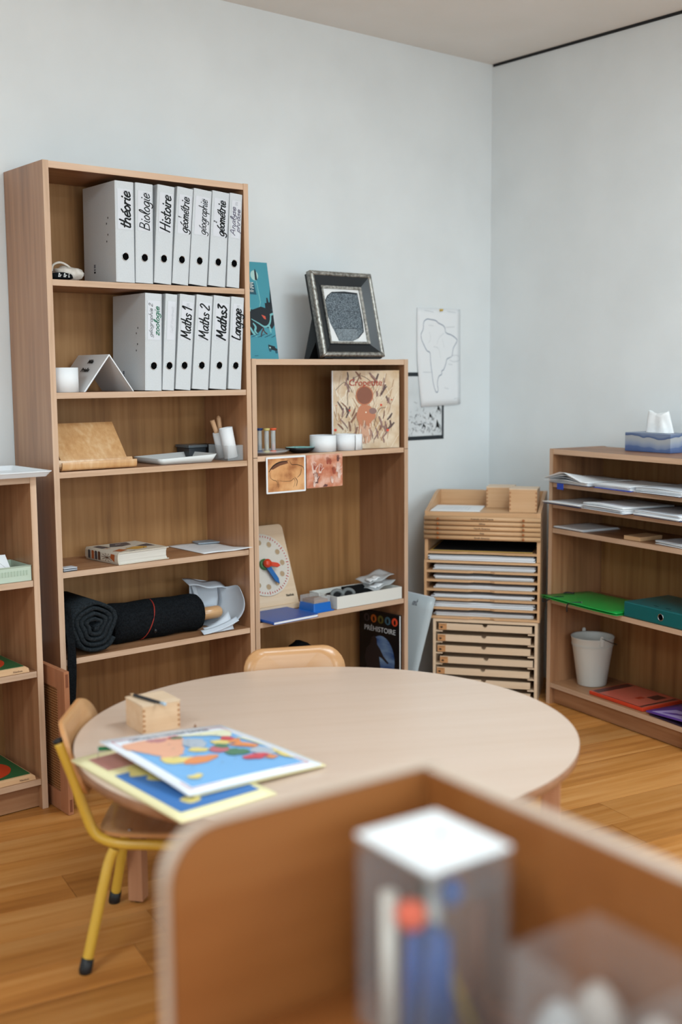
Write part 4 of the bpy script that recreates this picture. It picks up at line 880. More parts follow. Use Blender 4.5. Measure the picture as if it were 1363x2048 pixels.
for q in ([(455, 280), (550, 272)], [(215, 740), (300, 745)], [(240, 110), (330, 125)], [(430, 912), (475, 925)], [(535, 1035), (590, 1030)], [(480, 665), (525, 672)], [(475, 112), (560, 122)]): pr.line([P_(*p) for p in q], .005, ink_faint)
pr.line(spline([P_(*p) for p in ((495, 600), (530, 575), (590, 580), (598, 625), (540, 640), (495, 622))], 4), .005, ink_faint)
pr.done('pencil_outline', o)
bm = BM(); lathe(bm, [(0, 0), (.006, .0), (.0035, .004), (.003, .009), (.0055, .012), (0, .013)], 14); bmesh.ops.rotate(bm, verts=bm.verts, cent=(0, 0, 0), matrix=Matrix.Rotation(R(90), 3, 'X')); single('push_pin', 'yellow push pin holding up the map drawing', 'push pin', bm, mat('pin_yellow', (226, 186, 70), .35), (-.322, -.0056, 1.636))
# ================================================================ cabinet stack standing across the corner
SA = R(-54); SX, SY = -.353-.478*cos(SA), -.62-.478*sin(SA)
def SW(x, y, z): return (SX+x*cos(SA)-y*sin(SA), SY+x*sin(SA)+y*cos(SA), z)
W3, DP = .478, .335
o = thing('drawer_cabinet', 'lowest cabinet of the corner stack with shallow birch drawers', 'cabinet', SW(.037, .004, 0), SA)
wl, hl, t = .434, .343, .012
for x0 in (0, wl-t): bpart('side_panel', o, birch, x0, x0+t, 0, DP, 0, hl)
bpart('top_panel', o, birch, t, wl-t, 0, DP, hl-t, hl); bpart('base_panel', o, birch, t, wl-t, 0, DP, .002, .012); bpart('back_panel', o, birch, t, wl-t, DP-.006, DP, t, hl-t)
blk = mat('leaf_mark', (66, 44, 26), .7); burn = mat('burnt_tint', (196, 140, 90), .5)
for k, (dx_, dyy) in enumerate(((0, 0), (-.004, -.004), (-.005, .0), (.006, -.002), (-.007, -.004), (-.004, .0), (-.003, .0))):
    z0 = .296-.0470*k
    for x0 in (t, wl-t-.028): bpart('runner', o, birch, x0, x0+.028, .002, DP-.01, z0-.0085, z0-.0035)
    bm = BM(); cx_ = wl/2; xl, xr = .024, wl-.024
    prism(bm, [(xl, 0), (xr, 0), (xr, .028)]+[(cx_+.011*cos(a), .028-.013*sin(a)) for a in [pi*j/10 for j in range(11)]]+[(xl, .028)], 0, .01, 'xz', bev=.0008)
    d_ = mk('drawer', bm, birch, o, loc=(dx_, dyy-.0005, z0))
    bpart('drawer_tray', d_, birch, xl+.002, xr-.002, .0105, DP-.03, .001, .016)
    pr = Print(lambda u, v, h: (u, -h, v)); pr.poly([(xl+.001, .001), (xl+.034, .001), (xl+.034, .027), (xl+.001, .027)], burn)
    pr.line([(xl+.008, .022), (xl+.028, .0215)], .0016, blk); pr.poly([(xl+.012+.006*cos(a)*(1+.3*sin(3*a+k)), .011+.0048*sin(a)) for a in [2*pi*j/9 for j in range(9)]], blk); pr.done('leaf_label', d_)
o = thing('paper_rack', 'middle cabinet of the corner stack with six paper slots', 'cabinet', SW(0, 0, .3445), SA)
hm = .246; t = .01
for x0 in (0, W3-t): bpart('side_panel', o, beech_z, x0, x0+t, 0, DP, 0, hm)
bpart('top_panel', o, beech_x, t, W3-t, 0, DP, hm-t, hm); bpart('back_panel', o, beech_x, t, W3-t, DP-.005, DP, 0, hm-t)
def notched(zb, th_): return [(t, zb), (W3-t, zb), (W3-t, zb+th_)]+[(W3/2+.052*s_, zb+th_+dz_) for s_, dz_ in ()]+[(t, zb+th_)]
slotz = [.195, .156, .117, .078, .0395, .001]
for z in slotz:
    bm = BM()   # shelf whose front edge dips back in the middle for a thumb
    prism(bm, [(t, 0), (W3/2-.055, 0), (W3/2-.035, .012), (W3/2+.035, .012), (W3/2+.055, 0), (W3-t, 0), (W3-t, DP-.006), (t, DP-.006)], z, z+.0085); mk('slot_shelf', bm, beech_x, o)
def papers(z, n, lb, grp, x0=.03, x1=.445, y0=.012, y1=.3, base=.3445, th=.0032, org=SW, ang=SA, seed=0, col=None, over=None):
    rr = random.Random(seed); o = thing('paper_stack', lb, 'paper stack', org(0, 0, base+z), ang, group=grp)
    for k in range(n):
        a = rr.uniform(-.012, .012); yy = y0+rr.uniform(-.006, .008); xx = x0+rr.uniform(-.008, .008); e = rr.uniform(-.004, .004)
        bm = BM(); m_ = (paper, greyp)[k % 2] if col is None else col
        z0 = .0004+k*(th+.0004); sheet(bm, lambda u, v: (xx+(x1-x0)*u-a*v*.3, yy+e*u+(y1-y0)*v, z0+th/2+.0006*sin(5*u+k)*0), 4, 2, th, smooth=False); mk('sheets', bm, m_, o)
    if over: bpart('shade_sheet', o, over, x0+.004, x1-.006, y0+.004, y1, .0042, .0056)  # dark layer that paints shade over the stack
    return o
for k, z in enumerate(slotz):
    papers(z+.0092, (5, 4, 4, 4, 5, 4)[k], 'white paper in the %s slot of the middle cabinet' % ('topmost', 'second', 'third', 'fourth', 'fifth', 'lowest')[k], 'paper in the corner cabinet slots', seed=k, x0=.035+.004*(k % 3), x1=.452-.006*(k % 2), th=.0034, y0=.016)
o = thing('map_cabinet', 'top cabinet of the corner stack with five map trays and gallery', 'cabinet', SW(.001, .001, .592), SA)
t = .014; W4 = .476; hF = .203; hB_ = .262
for x0 in (0, W4-t):
    bm = BM(); prism(bm, [(.004, 0), (DP, 0), (DP, hB_), (DP-.03, hB_)]+spline([(DP-.03, hB_), (DP-.09, hB_-.006), (DP-.19, hF+.03), (.03, hF+.004), (.004, hF)], 5)[1:], x0, x0+t, 'yz'); mk('side_panel', bm, beech_z, o)
bpart('gallery_floor', o, beech_x, t, W4-t, .004, DP-.013, hF-.02, hF-.003); bpart('gallery_back', o, beech_x, t, W4-t, DP-.012, DP, .1, hB_)
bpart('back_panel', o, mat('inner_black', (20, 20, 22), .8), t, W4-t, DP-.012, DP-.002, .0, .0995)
for z in (.026,):
    bm = BM(); prism(bm, [(t, .006), (W4/2-.1, .006), (W4/2-.06, .016), (W4/2+.06, .016), (W4/2+.1, .006), (W4-t, .006), (W4-t, DP-.014), (t, DP-.014)], z, z+.009); mk('shelf', bm, beech_x, o)
knobm = mat('turned_knob', (170, 100, 50), .35); brn = mat('burnt_lettering', (70, 44, 26), .7)
for k, nm in enumerate(('Australia and Oceania', 'Africa', 'North America', 'Asia', 'South America')):
    zc = .1745-.0196*k
    bm = BM(); tube(bm, [(-.001, .001, 0), (W4+.001, .001, 0)], .0092, 16); tr = mk('map_tray', bm, beech_x, o, loc=(0, -.004, zc))
    bpart('tray_board', tr, beech_x, t+.001, W4-t-.001, .011, DP-.03, -.006, .004)
    for x in (.058, .409):
        bm = BM(); lathe(bm, [(0, 0), (.0035, 0), (.003, .004), (.0052, .007), (.0045, .0105), (0, .0115)], 14); bmesh.ops.rotate(bm, verts=bm.verts, cent=(0, 0, 0), matrix=Matrix.Rotation(R(90), 3, 'X')); mk('knob', bm, knobm, tr).location = (x, -.0078, 0)
    text_part(nm, .0105, brn, tr, (W4/2+.002, -.0088, .0005), (R(90), 0, 0), bold=.0001)
papers(.0365, 1, 'yellow folder topped by dark painted shade in the open slot under the map trays', 'papers in the top corner cabinet', base=.592, seed=9, x0=.03, x1=.45, col=mat('manila', (196, 160, 84), .6), over=mat('slot_shade_black', (22, 24, 26), .6))  # black sheet on the yellow folder stands in for the slot's shade
papers(.0005, 4, 'thick white paper stack jutting out below the map trays', 'papers in the top corner cabinet', base=.592, seed=12, x0=.022, x1=.455, y0=-.006, th=.0042)
# on the gallery: sheet and two finger-jointed boxes
gz = .592+hF-.0022
bm = BM(); box(bm, 0, .205, 0, .2, 0, .003); o = single('paper_sheet', 'white papers with faint drawing on top of the corner stack', 'paper', bm, paper, SW(.02, .03, gz), (0, 0, SA+R(1)))
pr = Print(lambda u, v, h: (u, v, .003+h))
for k in range(9): pr.line([(.03+.015*k, .03+.01*(k % 4)), (.05+.013*k, .15-.01*(k % 3))], .0018, ink_faint)
pr.done('faint_drawing', o)
def joint_box(label, loc, ang, s, hgt, lift=0., group=None, mats=beech_x):
    o = thing('wooden_box', label, 'box', loc, ang, group=group); t = .006
    endm = mat('joint_end_grain', (176, 122, 80), .6)
    bpart('front_wall', o, mats, 0, s, 0, t, 0, hgt); bpart('back_wall', o, mats, 0, s, s-t, s, 0, hgt); bpart('side_wall', o, mats, 0, t, t, s-t, 0, hgt); bpart('side_wall', o, mats, s-t, s, t, s-t, 0, hgt)
    bpart('box_floor', o, mats, t, s-t, t, s-t, 0, .004)
    n_ = 5; q = hgt/(2*n_+1)
    for k in range(n_):
        for x0 in (-.0004, s-t): bpart('finger_joint', o, endm, x0, x0+t+.0004, -.0004, .0006, q*(2*k+1), q*(2*k+2))
    l_ = bpart('lid', o, birch, -.001, s+.001, -.001, s+.001, hgt+.0003, hgt+.0045); l_.rotation_euler = (0, lift, 0)
    return o
joint_box('finger-jointed wooden box at the back of the corner stack', SW(.232, .195, gz), SA, .112, .084, group='finger-jointed wooden boxes')
joint_box('finger-jointed wooden box at the front of the corner stack', SW(.345, .05, gz), SA+R(-1), .112, .092, -.0, group='finger-jointed wooden boxes')
# plastic sheet leaning in the gap
o = thing('plastic_sheet', 'grey-white plastic sheet leaning between bookcase and corner stack', 'plastic sheet', (0, 0, 0))
pA, pB, pC, pD = Vector((-.735, -.255, .001)), Vector((-.768, -.02, .001)), Vector((-.737, -.03, .47)), Vector((-.617, -.285, .432))
bm = BM(); sheet(bm, lambda u, v: tuple((pB.lerp(pC, v)).lerp(pA.lerp(pD, v), u)), 8, 8, .0025); mk('sheet', bm, mat('cloudy_plastic', (176, 186, 190), .3), o)
bm = BM(); sheet(bm, lambda u, v: tuple((pB.lerp(pC, v)).lerp(pA.lerp(pD, v), u*.97)+Vector((.005, .003, .002))), 6, 6, .0012); mk('inner_sheet', bm, greyp, o)
pr = Print(lambda u, v, h: tuple((pB.lerp(pC, v)).lerp(pA.lerp(pD, v), u)+Vector((-.0028-h, -.0018, .0006))))
write(pr, 'ant', .66, .90, .032, 0, .008, ink_soft); pr.done('handwriting', o)
# ================================================================ low bookcase on the right
o = thing('tissue_box', 'tissue box printed with misty blue hills', 'tissue box', DW(.268, .150, DT), DA+R(4))
wt_, dt_, ht_ = .222, .115, .072
hill = mat('misty_hills', (150, 160, 176), .4); nt, n, l, b = nodes(hill)
tc = n.new('ShaderNodeTexCoord'); sx = n.new('ShaderNodeSeparateXYZ'); nz = n.new('ShaderNodeTexNoise'); nz.inputs['Scale'].default_value = 9; nz.inputs['Detail'].default_value = 2
mp = n.new('ShaderNodeMapping'); mp.inputs['Scale'].default_value = (1, 1, .25); l.new(tc.outputs['Object'], mp.inputs[0]); l.new(mp.outputs[0], nz.inputs['Vector']); l.new(tc.outputs['Object'], sx.inputs[0])
ma = n.new('ShaderNodeMath'); ma.operation = 'MULTIPLY_ADD'; ma.inputs[1].default_value = .055; l.new(nz.outputs['Fac'], ma.inputs[0]); l.new(sx.outputs['Z'], ma.inputs[2])
m2 = n.new('ShaderNodeMath'); m2.operation = 'DIVIDE'; m2.inputs[1].default_value = .1; l.new(ma.outputs[0], m2.inputs[0])
r_ = ramp(n, [(.28, (70, 92, 138)), (.46, (92, 112, 154)), (.48, (120, 136, 166)), (.60, (146, 156, 176)), (.72, (168, 172, 178)), (.84, (172, 175, 178)), (.86, (66, 88, 132)), (.96, (120, 134, 160))]); l.new(m2.outputs[0], r_.inputs[0]); l.new(r_.outputs[0], b.inputs['Base Color'])
bm = BM(); box(bm, 0, wt_, 0, dt_, 0, ht_, bev=.0012); mk('carton', bm, hill, o)
bm = BM(); prism(bm, ell(wt_/2+.005, dt_/2, .06, .02, 24), ht_, ht_+.0006); mk('opening', bm, mat('opening_film', (206, 208, 210), .3), o)
bm = BM()
def tis(u, v):
    a = 2*pi*u; r = .062*(1-.28*v)*(1+.12*sin(5*a+2*v)); return (wt_/2+.006+r*cos(a)*(1-.1*v), dt_/2+.4*r*sin(a)+.006*sin(3*a)*v, ht_+.001+.076*v*(1+.12*sin(2*a+.8)))
g_ = [[bm.verts.new(tis(i/40, j/8)) for i in range(40)] for j in range(9)]
for j in range(8):
    for i in range(40): bm.faces.new((g_[j][i], g_[j][(i+1) % 40], g_[j+1][(i+1) % 40], g_[j+1][i])).smooth = True
f_ = bm.faces.new(g_[8]); mk('tissue', bm, noisy('tissue_paper', (228, 230, 230), (240, 241, 241), 30, .9, .2, spec=.05), o)
nvy = mat('navy_folder', (34, 52, 92), .4); rblue = mat('royal_blue_folder', (40, 72, 176), .4)
def folder_stack(label, x0, x1, y0, y1, z, n, seed, skew=0., hump=0., flap=None):
    rr = random.Random(seed); o = thing('paper_stack', label, 'paper stack', DW(0, 0, z), DA, group='paper stacks in the right bookcase')
    for k in range(n):
        a = skew+rr.uniform(-.03, .03); cx_, cy_ = (x0+x1)/2+rr.uniform(-.003, .003), (y0+y1)/2+rr.uniform(-.008, .008); th = .0018
        hx, hy = (x1-x0)/2, (y1-y0)/2; z0 = .0006+k*.0026+.001; hm_ = hump*(k/n)**2; ph = rr.uniform(0, 6)
        def fn(u, v):
            p, q = (u-.5)*2*hx, (v-.5)*2*hy
            X, Y = cx_+p*cos(a)-q*sin(a), cy_+p*sin(a)+q*cos(a)
            if Y > -.026: X = min(.742, max(.0235, X))
            return (X, Y, z0+hm_*max(0, 1-abs(u-.45)*2.2)*(1-v)**1.5+.0003*sin(4*u+ph))
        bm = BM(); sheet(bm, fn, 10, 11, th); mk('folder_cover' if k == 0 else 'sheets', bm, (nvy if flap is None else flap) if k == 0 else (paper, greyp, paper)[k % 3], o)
    return o
folder_stack('fanned paper stack with a lifted sheet at the left of the upper shelf', -.02+.03, .274, -.034, .2, D1, 7, 1, -.05, .046)
bm = BM(); box(bm, .085, .12, -.033, -.03, -.022, .001); single('bookmark_strip', 'blue tab hanging under the upper paper stack', 'tab', bm, rblue, DW(0, 0, D1), (0, 0, DA))
folder_stack('flat paper stack in the middle of the upper shelf', .293, .493, -.03, .2, D1, 7, 2, -.06, .0, rblue)
folder_stack('paper stack at the right of the upper shelf', .512, .74, -.03, .2, D1, 8, 3, -.05, .004)
folder_stack('thin paper stack at the left of the second shelf', .012, .238, -.04, .2, D2, 4, 4, -.03)
folder_stack('wide paper stack in the middle of the second shelf', .25, .49, -.05, .19, D2, 10, 5, -.09, .004)
folder_stack('paper stack at the right of the second shelf', .508, .742, -.035, .19, D2, 8, 6, -.05)
folder_stack('single thin paper pile at the left of the third shelf', .024, .2, .01, .2, D3, 3, 7, -.02, flap=paper)
folder_stack('loose white papers at the right of the third shelf', .57, .742, .02, .21, D3, 5, 8, -.12, flap=paper)
bm = BM(); box(bm, 0, .08, 0, .12, 0, .015, bev=.001); single('wooden_block', 'small flat wooden block on the third shelf at the right', 'block', bm, beech_x, DW(.415, .012, D3), (0, 0, DA+R(2)))
# green elastic folder
o = thing('elastic_folder', 'bright green folder with black elastics', 'folder', DW(0, 0, D4), DA)
gf = mat('green_polypropylene', (30, 156, 66), .3)
def gfn(u, v): return ((.012+.0125*min(1, v/.17))*(1-u)+.427*u, -.051+.022*u+.25*v, .002+.010*(1-u)*(1-u)*(1-v)+.001)
bm = BM(); sheet(bm, gfn, 8, 16, .0012); mk('lower_cover', bm, gf, o)
bm = BM(); sheet(bm, lambda u, v: (gfn(u, v)[0], gfn(u, v)[1], gfn(u, v)[2]+.0075), 8, 16, .0012); mk('upper_cover', bm, gf, o)
bm = BM(); box(bm, .03, .41, .19, .2005, .003, .0112); mk('spine_fold', bm, gf, o)
def el(pts): bm = BM(); tube(bm, spline(pts, 5), .0028, 6); mk('elastic', bm, black, o)
el([(.085, .01, .0165), (.075, -.03, .018), (.062, -.053, .006), (.045, -.056, -.004), (.03, -.053, .002), (.022, -.03, .02)])
el([(.205, .0, .0145), (.185, -.035, .0135), (.172, -.046, .004), (.17, -.046, -.024)]); el([(.06, .09, .019), (.035, .07, .02), (.026, .06, .014)])
for (x, y) in ((.085, .01), (.205, .0)):
    bm = BM(); lathe(bm, [(0, 0), (.0035, 0), (.003, .0012), (0, .0016)], 12, c=(x, y, .0155)); mk('eyelet', bm, steel, o)
o = thing('ring_binder', 'dark teal ring binder lying on its side on the right', 'binder', DW(.434, .004, D4), DA)
tl_ = mat('teal_binder', (18, 96, 98), .3); w_, h_, d_ = .058, .306, .23
bpart('lower_board', o, tl_, 0, h_, .002, d_, 0, .0028, bev=.0007); bpart('upper_board', o, tl_, 0, h_, .002, d_, w_-.0028, w_, bev=.0007)
bm = BM(); prism(bm, [(.006, 0), (.0016, .0012), (0, .004), (0, w_-.004), (.0016, w_-.0012), (.006, w_), (.0062, w_-.003), (.003, w_-.0045), (.003, .0045), (.0062, .003)], 0, h_, 'yz'); mk('spine', bm, tl_, o)
bpart('page_block', o, greyp, .012, h_-.012, .02, d_-.02, .003, w_-.012)
bm = BM(); prism(bm, ell(.185, w_/2, .0115, .0115, 24), -.0004, .0004, 'xz'); fh = mk('finger_hole', bm, mat('hole_black', (6, 6, 7), .9), o)
bm = BM(); tube(bm, [(.185+.0125*cos(a), -.0008, w_/2+.0125*sin(a)) for a in [2*pi*i/24 for i in range(25)]], .0012, 6, cap=False); mk('steel_ring', bm, steel, fh)
for x in (.12, .18): bm = BM(); box(bm, x, x+.022, .03, .034, w_-.0004, w_+.0008); mk('rado_slot', bm, black, o)
# bucket
o = thing('bucket', 'white enamel bucket with a thin wire handle', 'bucket', DW(.125, .135, D5))
en = mat('cream_enamel', (206, 206, 200), .35)
bm = BM(); lathe(bm, [(0, 0), (.057, 0), (.0585, .003), (.082, .165), (.083, .168), (.0865, .196), (.0885, .199), (.0875, .201), (.0848, .197), (.0805, .166), (.0565, .005), (0, .004)], 48); mk('pail', bm, en, o)
bm = BM()
for z, r in ((.166, .0835), (.171, .0842)): tube(bm, [(r*cos(a), r*sin(a), z) for a in [2*pi*k/48 for k in range(49)]], .0011, 5, cap=False)
mk('rim_bead', bm, en, o)
la = math.atan2(-.77, -.63) ; ea = R(62)
for s_ in (0, pi):
    a = ea+s_; c_ = (.0885*cos(a), .0885*sin(a))
    bm = BM(); prism(bm, [(-.007, -.03), (.007, -.03), (.007, .006), (.004, .0105), (-.004, .0105), (-.007, .006)], -.001, .001, 'xz'); bmesh.ops.rotate(bm, verts=bm.verts, cent=(0, 0, 0), matrix=Matrix.Rotation(a+pi/2, 3, 'Z')); bmesh.ops.translate(bm, verts=bm.verts, vec=(c_[0], c_[1], .205)); mk('handle_lug', bm, en, o)
q = []
for k in range(17):
    th = pi*k/16; u_ = Vector((cos(ea), sin(ea), 0)); s2 = Vector((cos(ea-pi/2), sin(ea-pi/2), 0))
    q.append(u_*.0905*cos(th)+s2*(.098*sin(th))+Vector((0, 0, .208-.045*sin(th))))
bm = BM(); tube(bm, [tuple(p) for p in q], .0014, 6); mk('wire_handle', bm, mat('dark_wire', (60, 56, 54), .4, metal=.8), o)
# red and purple folders
o = thing('document_case', 'translucent red plastic document case on the lowest shelf', 'folder', DW(.235, .02, D5), DA+R(0))
rp = mat('red_plastic', (206, 66, 40), .25); rt_ = mat('red_translucent', (196, 96, 78), .25)
bpart('case_body', o, rp, 0, .29, 0, .21, 0, .014, bev=.002)
pr = Print(lambda u, v, h: (u, v, .014+h)); dkr = mat('case_dark_strip', (84, 42, 36), .4)
pr.poly([(.005, .005), (.285, .005), (.285, .205), (.005, .205)], rt_); pr.poly([(.006, .008), (.045, .008), (.045, .2), (.006, .2)], dkr); pr.poly([(.045, .004), (.28, .004), (.28, .008), (.045, .008)], dkr); pr.poly([(.262, .01), (.276, .01), (.276, .2), (.262, .2)], dkr); pr.poly([(.19, .12), (.24, .12), (.24, .18), (.19, .18)], dkr); pr.poly([(.17, .075), (.195, .075), (.195, .11), (.17, .11)], mat('case_label_red', (170, 54, 30), .4)); pr.done('cover_panels', o)
o = thing('document_case', 'purple plastic folder at the right end of the lowest shelf', 'folder', DW(.545, .018, D5), DA+R(-3))
pp = mat('purple_plastic', (92, 62, 150), .3); bm = BM(); sheet(bm, lambda u, v: (.19*u, .19*v, .006+.012*u*(1-v)+.003), 6, 4, .006); mk('upper_cover', bm, pp, o); bpart('lower_cover', o, mat('dark_plum', (52, 38, 58), .4), .02, .19, -.004, .19, .0005, .003)
pr = Print(lambda u, v, h: (.19*u, .19*v, .0125+.012*u*(1-v)+h)); pr.poly([(.12, .03), (.97, .03), (.97, .5), (.3, .5)], mat('lilac_label', (176, 156, 206), .4)); pr.done('label_patch', o)
# ================================================================ round table
TX, TY, TZ, TR = -2.2442, -1.5902, .52, .589
o = thing('round_table', 'low round beech-topped table in the middle of the room', 'table', (TX, TY, 0))
topm = wood('pale_beech_laminate', (196, 170, 150), (204, 180, 162), (210, 188, 172), axis='x', rough=.3, fine=60, coarse=14, contrast=.55, vary=.0, bump=.0, spec=.45)
bm = BM(); prism(bm, ell(0, 0, TR, TR, 128), -.0012, 0, bev=.0); tp = mk('table_top', bm, topm, o, loc=(0, 0, TZ), rot=(0, 0, R(-28)))
bm = BM(); lathe(bm, [(TR-.03, -.0252), (TR-.004, -.0252), (TR, -.021), (TR+.0006, -.012), (TR, -.003), (TR-.0012, -.0013), (TR-.03, -.0013)], 128); mk('edge_lipping', bm, wood('warm_beech_edge', (132, 92, 66), (152, 108, 78), (166, 122, 92), axis='x', rough=.35), tp)
bm = BM(); prism(bm, ell(0, 0, TR-.0301, TR-.0301, 96), TZ-.0245, TZ-.0014); mk('core_board', bm, beech_x, o)
legm = wood('beech_leg', (164, 112, 80), (182, 130, 96), (194, 146, 112), axis='z', rough=.4, vary=.02)
LA0 = math.atan2(-1.119-TY, -2.502-TX); LR = math.hypot(-1.119-TY, -2.502-TX)
for k in range(4):
    a = LA0+k*pi/2; bm = BM(); box(bm, -.02, .02, -.02, .02, .006, TZ-.026, bev=.002); lg = mk('leg', bm, legm, o, loc=(LR*cos(a), LR*sin(a), 0), rot=(0, 0, LA0+k*pi/2-R(82)))
    bm = BM(); lathe(bm, [(0, 0), (.012, 0), (.013, .006), (0, .006)], 14); mk('glide', bm, black, lg)
for k in range(4):
    a0 = LA0+k*pi/2; p = Vector((LR*cos(a0), LR*sin(a0), 0)); q = Vector((LR*cos(a0+pi/2), LR*sin(a0+pi/2), 0)); d = (q-p).normalized(); nn = Vector((-d.y, d.x, 0))*.009; p2, q2 = p+d*.03, q-d*.03
    bm = BM(); prism(bm, [tuple((p2+nn).xy), tuple((q2+nn).xy), tuple((q2-nn).xy), tuple((p2-nn).xy)], TZ-.07, TZ-.0252); mk('apron', bm, legm, o)
# ================================================================ child chairs
seatm = wood('chair_ply', (176, 126, 80), (192, 144, 98), (204, 160, 116), axis='x', rough=.25, fine=50, contrast=.8, vary=.03, spec=.6)
yel = mat('yellow_enamel', (214, 170, 62), .3, spec=.6); plyedge = mat('ply_edge', (196, 140, 88), .5)
def chair(label, loc, rz):
    o = thing('child_chair', label, 'chair', loc, rz, group='yellow-framed child chairs')
    for s in (-1, 1):
        up_ = spline([(s*.113, -.228, .527), (s*.114, -.197, .44), (s*.115, -.171, .355), (s*.116, -.148, .305), (s*.120, -.10, .2855), (s*.128, -.03, .2845), (s*.135, .06, .2845), (s*.138, .135, .284)], 6)
        bm = BM(); tube(bm, up_, .0125, 14); fr_ = mk('back_upright', bm, yel, o)
        d = (Vector(up_[0])-Vector(up_[1])).normalized(); bm = BM(); tube(bm, [Vector(up_[0])-d*.002, Vector(up_[0])+d*.005, Vector(up_[0])+d*.007], [.0134, .0134, .009], 14); mk('end_cap', bm, black, fr_)
        for y0, y1, xt, xf in ((-.118, -.171, .1205, .178), (.11, .165, .137, .188)):
            lp = spline([(s*xt, y0+.012 if y0 < 0 else y0-.012, .2725), (s*(xt+.006), y0, .245), (s*(xt+.02), y0+(y1-y0)*.25, .19), (s*xf, y1, .004)], 6)
            bm = BM(); tube(bm, lp, .0125, 14); lg = mk('leg', bm, yel, o)
            e = Vector(lp[-1]); dd = (Vector(lp[-2])-e).normalized(); bm = BM(); tube(bm, [Vector((e.x, e.y, .0005)), Vector((e.x, e.y, .004))+dd*.001, e+dd*.03, e+dd*.0305], [.0142, .0152, .0146, .0126], 14); mk('rubber_foot', bm, black, lg)
    bm = BM(); tube(bm, [(-.137, .10, .284), (.137, .10, .284)], .009, 10); mk('cross_bar', bm, yel, o)
    out = spline([(-.135, .155, 0), (-.15, .08, 0), (-.15, -.02, 0), (-.135, -.1, 0), (-.09, -.142, 0), (0, -.15, 0), (.09, -.142, 0), (.135, -.1, 0), (.15, -.02, 0), (.15, .08, 0), (.135, .155, 0), (.06, .172, 0), (-.06, .172, 0)], 5, closed=True)
    bm = BM(); T, Bt = [], []
    def sz(x, y): return .3065+.012*(abs(x)/.15)**2-.016*max(0, (y-.1)/.07)**2
    rings = []
    for q in (1., .8, .6, .4, .2):
        rings.append(([bm.verts.new((x*q, y*q, sz(x*q, y*q))) for x, y, z in out], [bm.verts.new((x*q, y*q, sz(x*q, y*q)-.0085)) for x, y, z in out]))
    N = len(out)
    for (a, b), (c, d) in zip(rings, rings[1:]):
        for i in range(N):
            bm.faces.new((a[i], a[(i+1) % N], c[(i+1) % N], c[i])).smooth = True; bm.faces.new((b[i], d[i], d[(i+1) % N], b[(i+1) % N])).smooth = True
    a, b = rings[0]
    for i in range(N): f = bm.faces.new((a[i], b[i], b[(i+1) % N], a[(i+1) % N])); f.material_index = 1
    bm.faces.new(rings[-1][0]); bm.faces.new(rings[-1][1][::-1]); st_ = mk('seat', bm, [seatm, plyedge], o)
    for s in (-1, 1):
        for y in (-.07, .09):
            bm = BM(); lathe(bm, [(.006, 0), (.005, .0018), (0, .0026)], 12, c=(s*.112, y, .3135)); mk('rivet', bm, steel, st_)
    # curved back board
    def bk(x, z): return -.171-.331*(z-.355)+.0185+.012*((x/.113)**2-1)
    shp = rrect(-.15, .15, .398, .568, .058, 6); rings = []
    cz_ = .483
    for q in (1., .75, .5, .25):
        rings.append(([bm2 for bm2 in shp], q))
    bm = BM(); RR = []
    for _, q in rings:
        F, K = [], []
        for x, z in shp:
            X, Z = x*q, cz_+(z-cz_)*q; y = bk(X, Z); F.append(bm.verts.new((X, y+.0045, Z))); K.append(bm.verts.new((X, y-.0045, Z)))
        RR.append((F, K))
    N = len(shp)
    for (a, b), (c, d) in zip(RR, RR[1:]):
        for i in range(N):
            bm.faces.new((a[i], a[(i+1) % N], c[(i+1) % N], c[i])).smooth = True; bm.faces.new((b[i], d[i], d[(i+1) % N], b[(i+1) % N])).smooth = True
    a, b = RR[0]
    for i in range(N): f = bm.faces.new((a[i], b[i], b[(i+1) % N], a[(i+1) % N])); f.material_index = 1
    bm.faces.new(RR[-1][0]); bm.faces.new(RR[-1][1][::-1]); bk_ = mk('backrest', bm, [seatm, plyedge], o)
    for s in (-1, 1):
        bm = BM(); lathe(bm, [(.006, 0), (.005, .0018), (0, .0026)], 12); bmesh.ops.rotate(bm, verts=bm.verts, cent=(0, 0, 0), matrix=Matrix.Rotation(R(-90), 3, 'X')); mk('rivet', bm, steel, bk_).location = (s*.112, bk(.112, .47)+.0045, .47)
    return o
chair('yellow-framed child chair seen from the side at the left of the table', (-2.5345, -1.3330, 0), R(-129))
chair('child chair behind the table, only its ply back showing', (-2.022, -1.236, 0), R(154.6))
# ================================================================ things on the table
ZT = TZ+.0006
joint_box('small finger-jointed wooden box with a pencil on its lid', (-2.601, -1.345, ZT), R(-5), .096, .066, group='finger-jointed wooden boxes', mats=wood('maple_box', (206, 166, 128), (220, 184, 148), (228, 198, 166), axis='x', rough=.45, vary=.02))
o = thing('pencil', 'black pencil with a white end lying on the small box', 'pencil', (-2.571, -1.316, ZT+.0712+.0042), R(-82))
bm = BM(); tube(bm, [(-.052, 0, 0), (.050, 0, 0)], .0038, 6, smooth=False); mk('shaft', bm, mat('black_pencil', (26, 32, 40), .3), o)
bm = BM(); tube(bm, [(.0502, 0, 0), (.066, 0, 0), (.068, 0, 0)], [.0039, .0039, .003], 12); mk('white_end', bm, mat('pencil_end', (168, 190, 208), .4), o)
bm = BM(); tube(bm, [(-.0522, 0, 0), (-.066, 0, 0)], [.0036, .0014], 8); tp_ = mk('sharpened_wood', bm, mat('pencil_wood', (206, 176, 140), .6), o)
bm = BM(); tube(bm, [(-.0661, 0, 0), (-.071, 0, 0)], [.0013, .0003], 8); mk('lead', bm, mat('graphite', (70, 72, 76), .4), tp_)
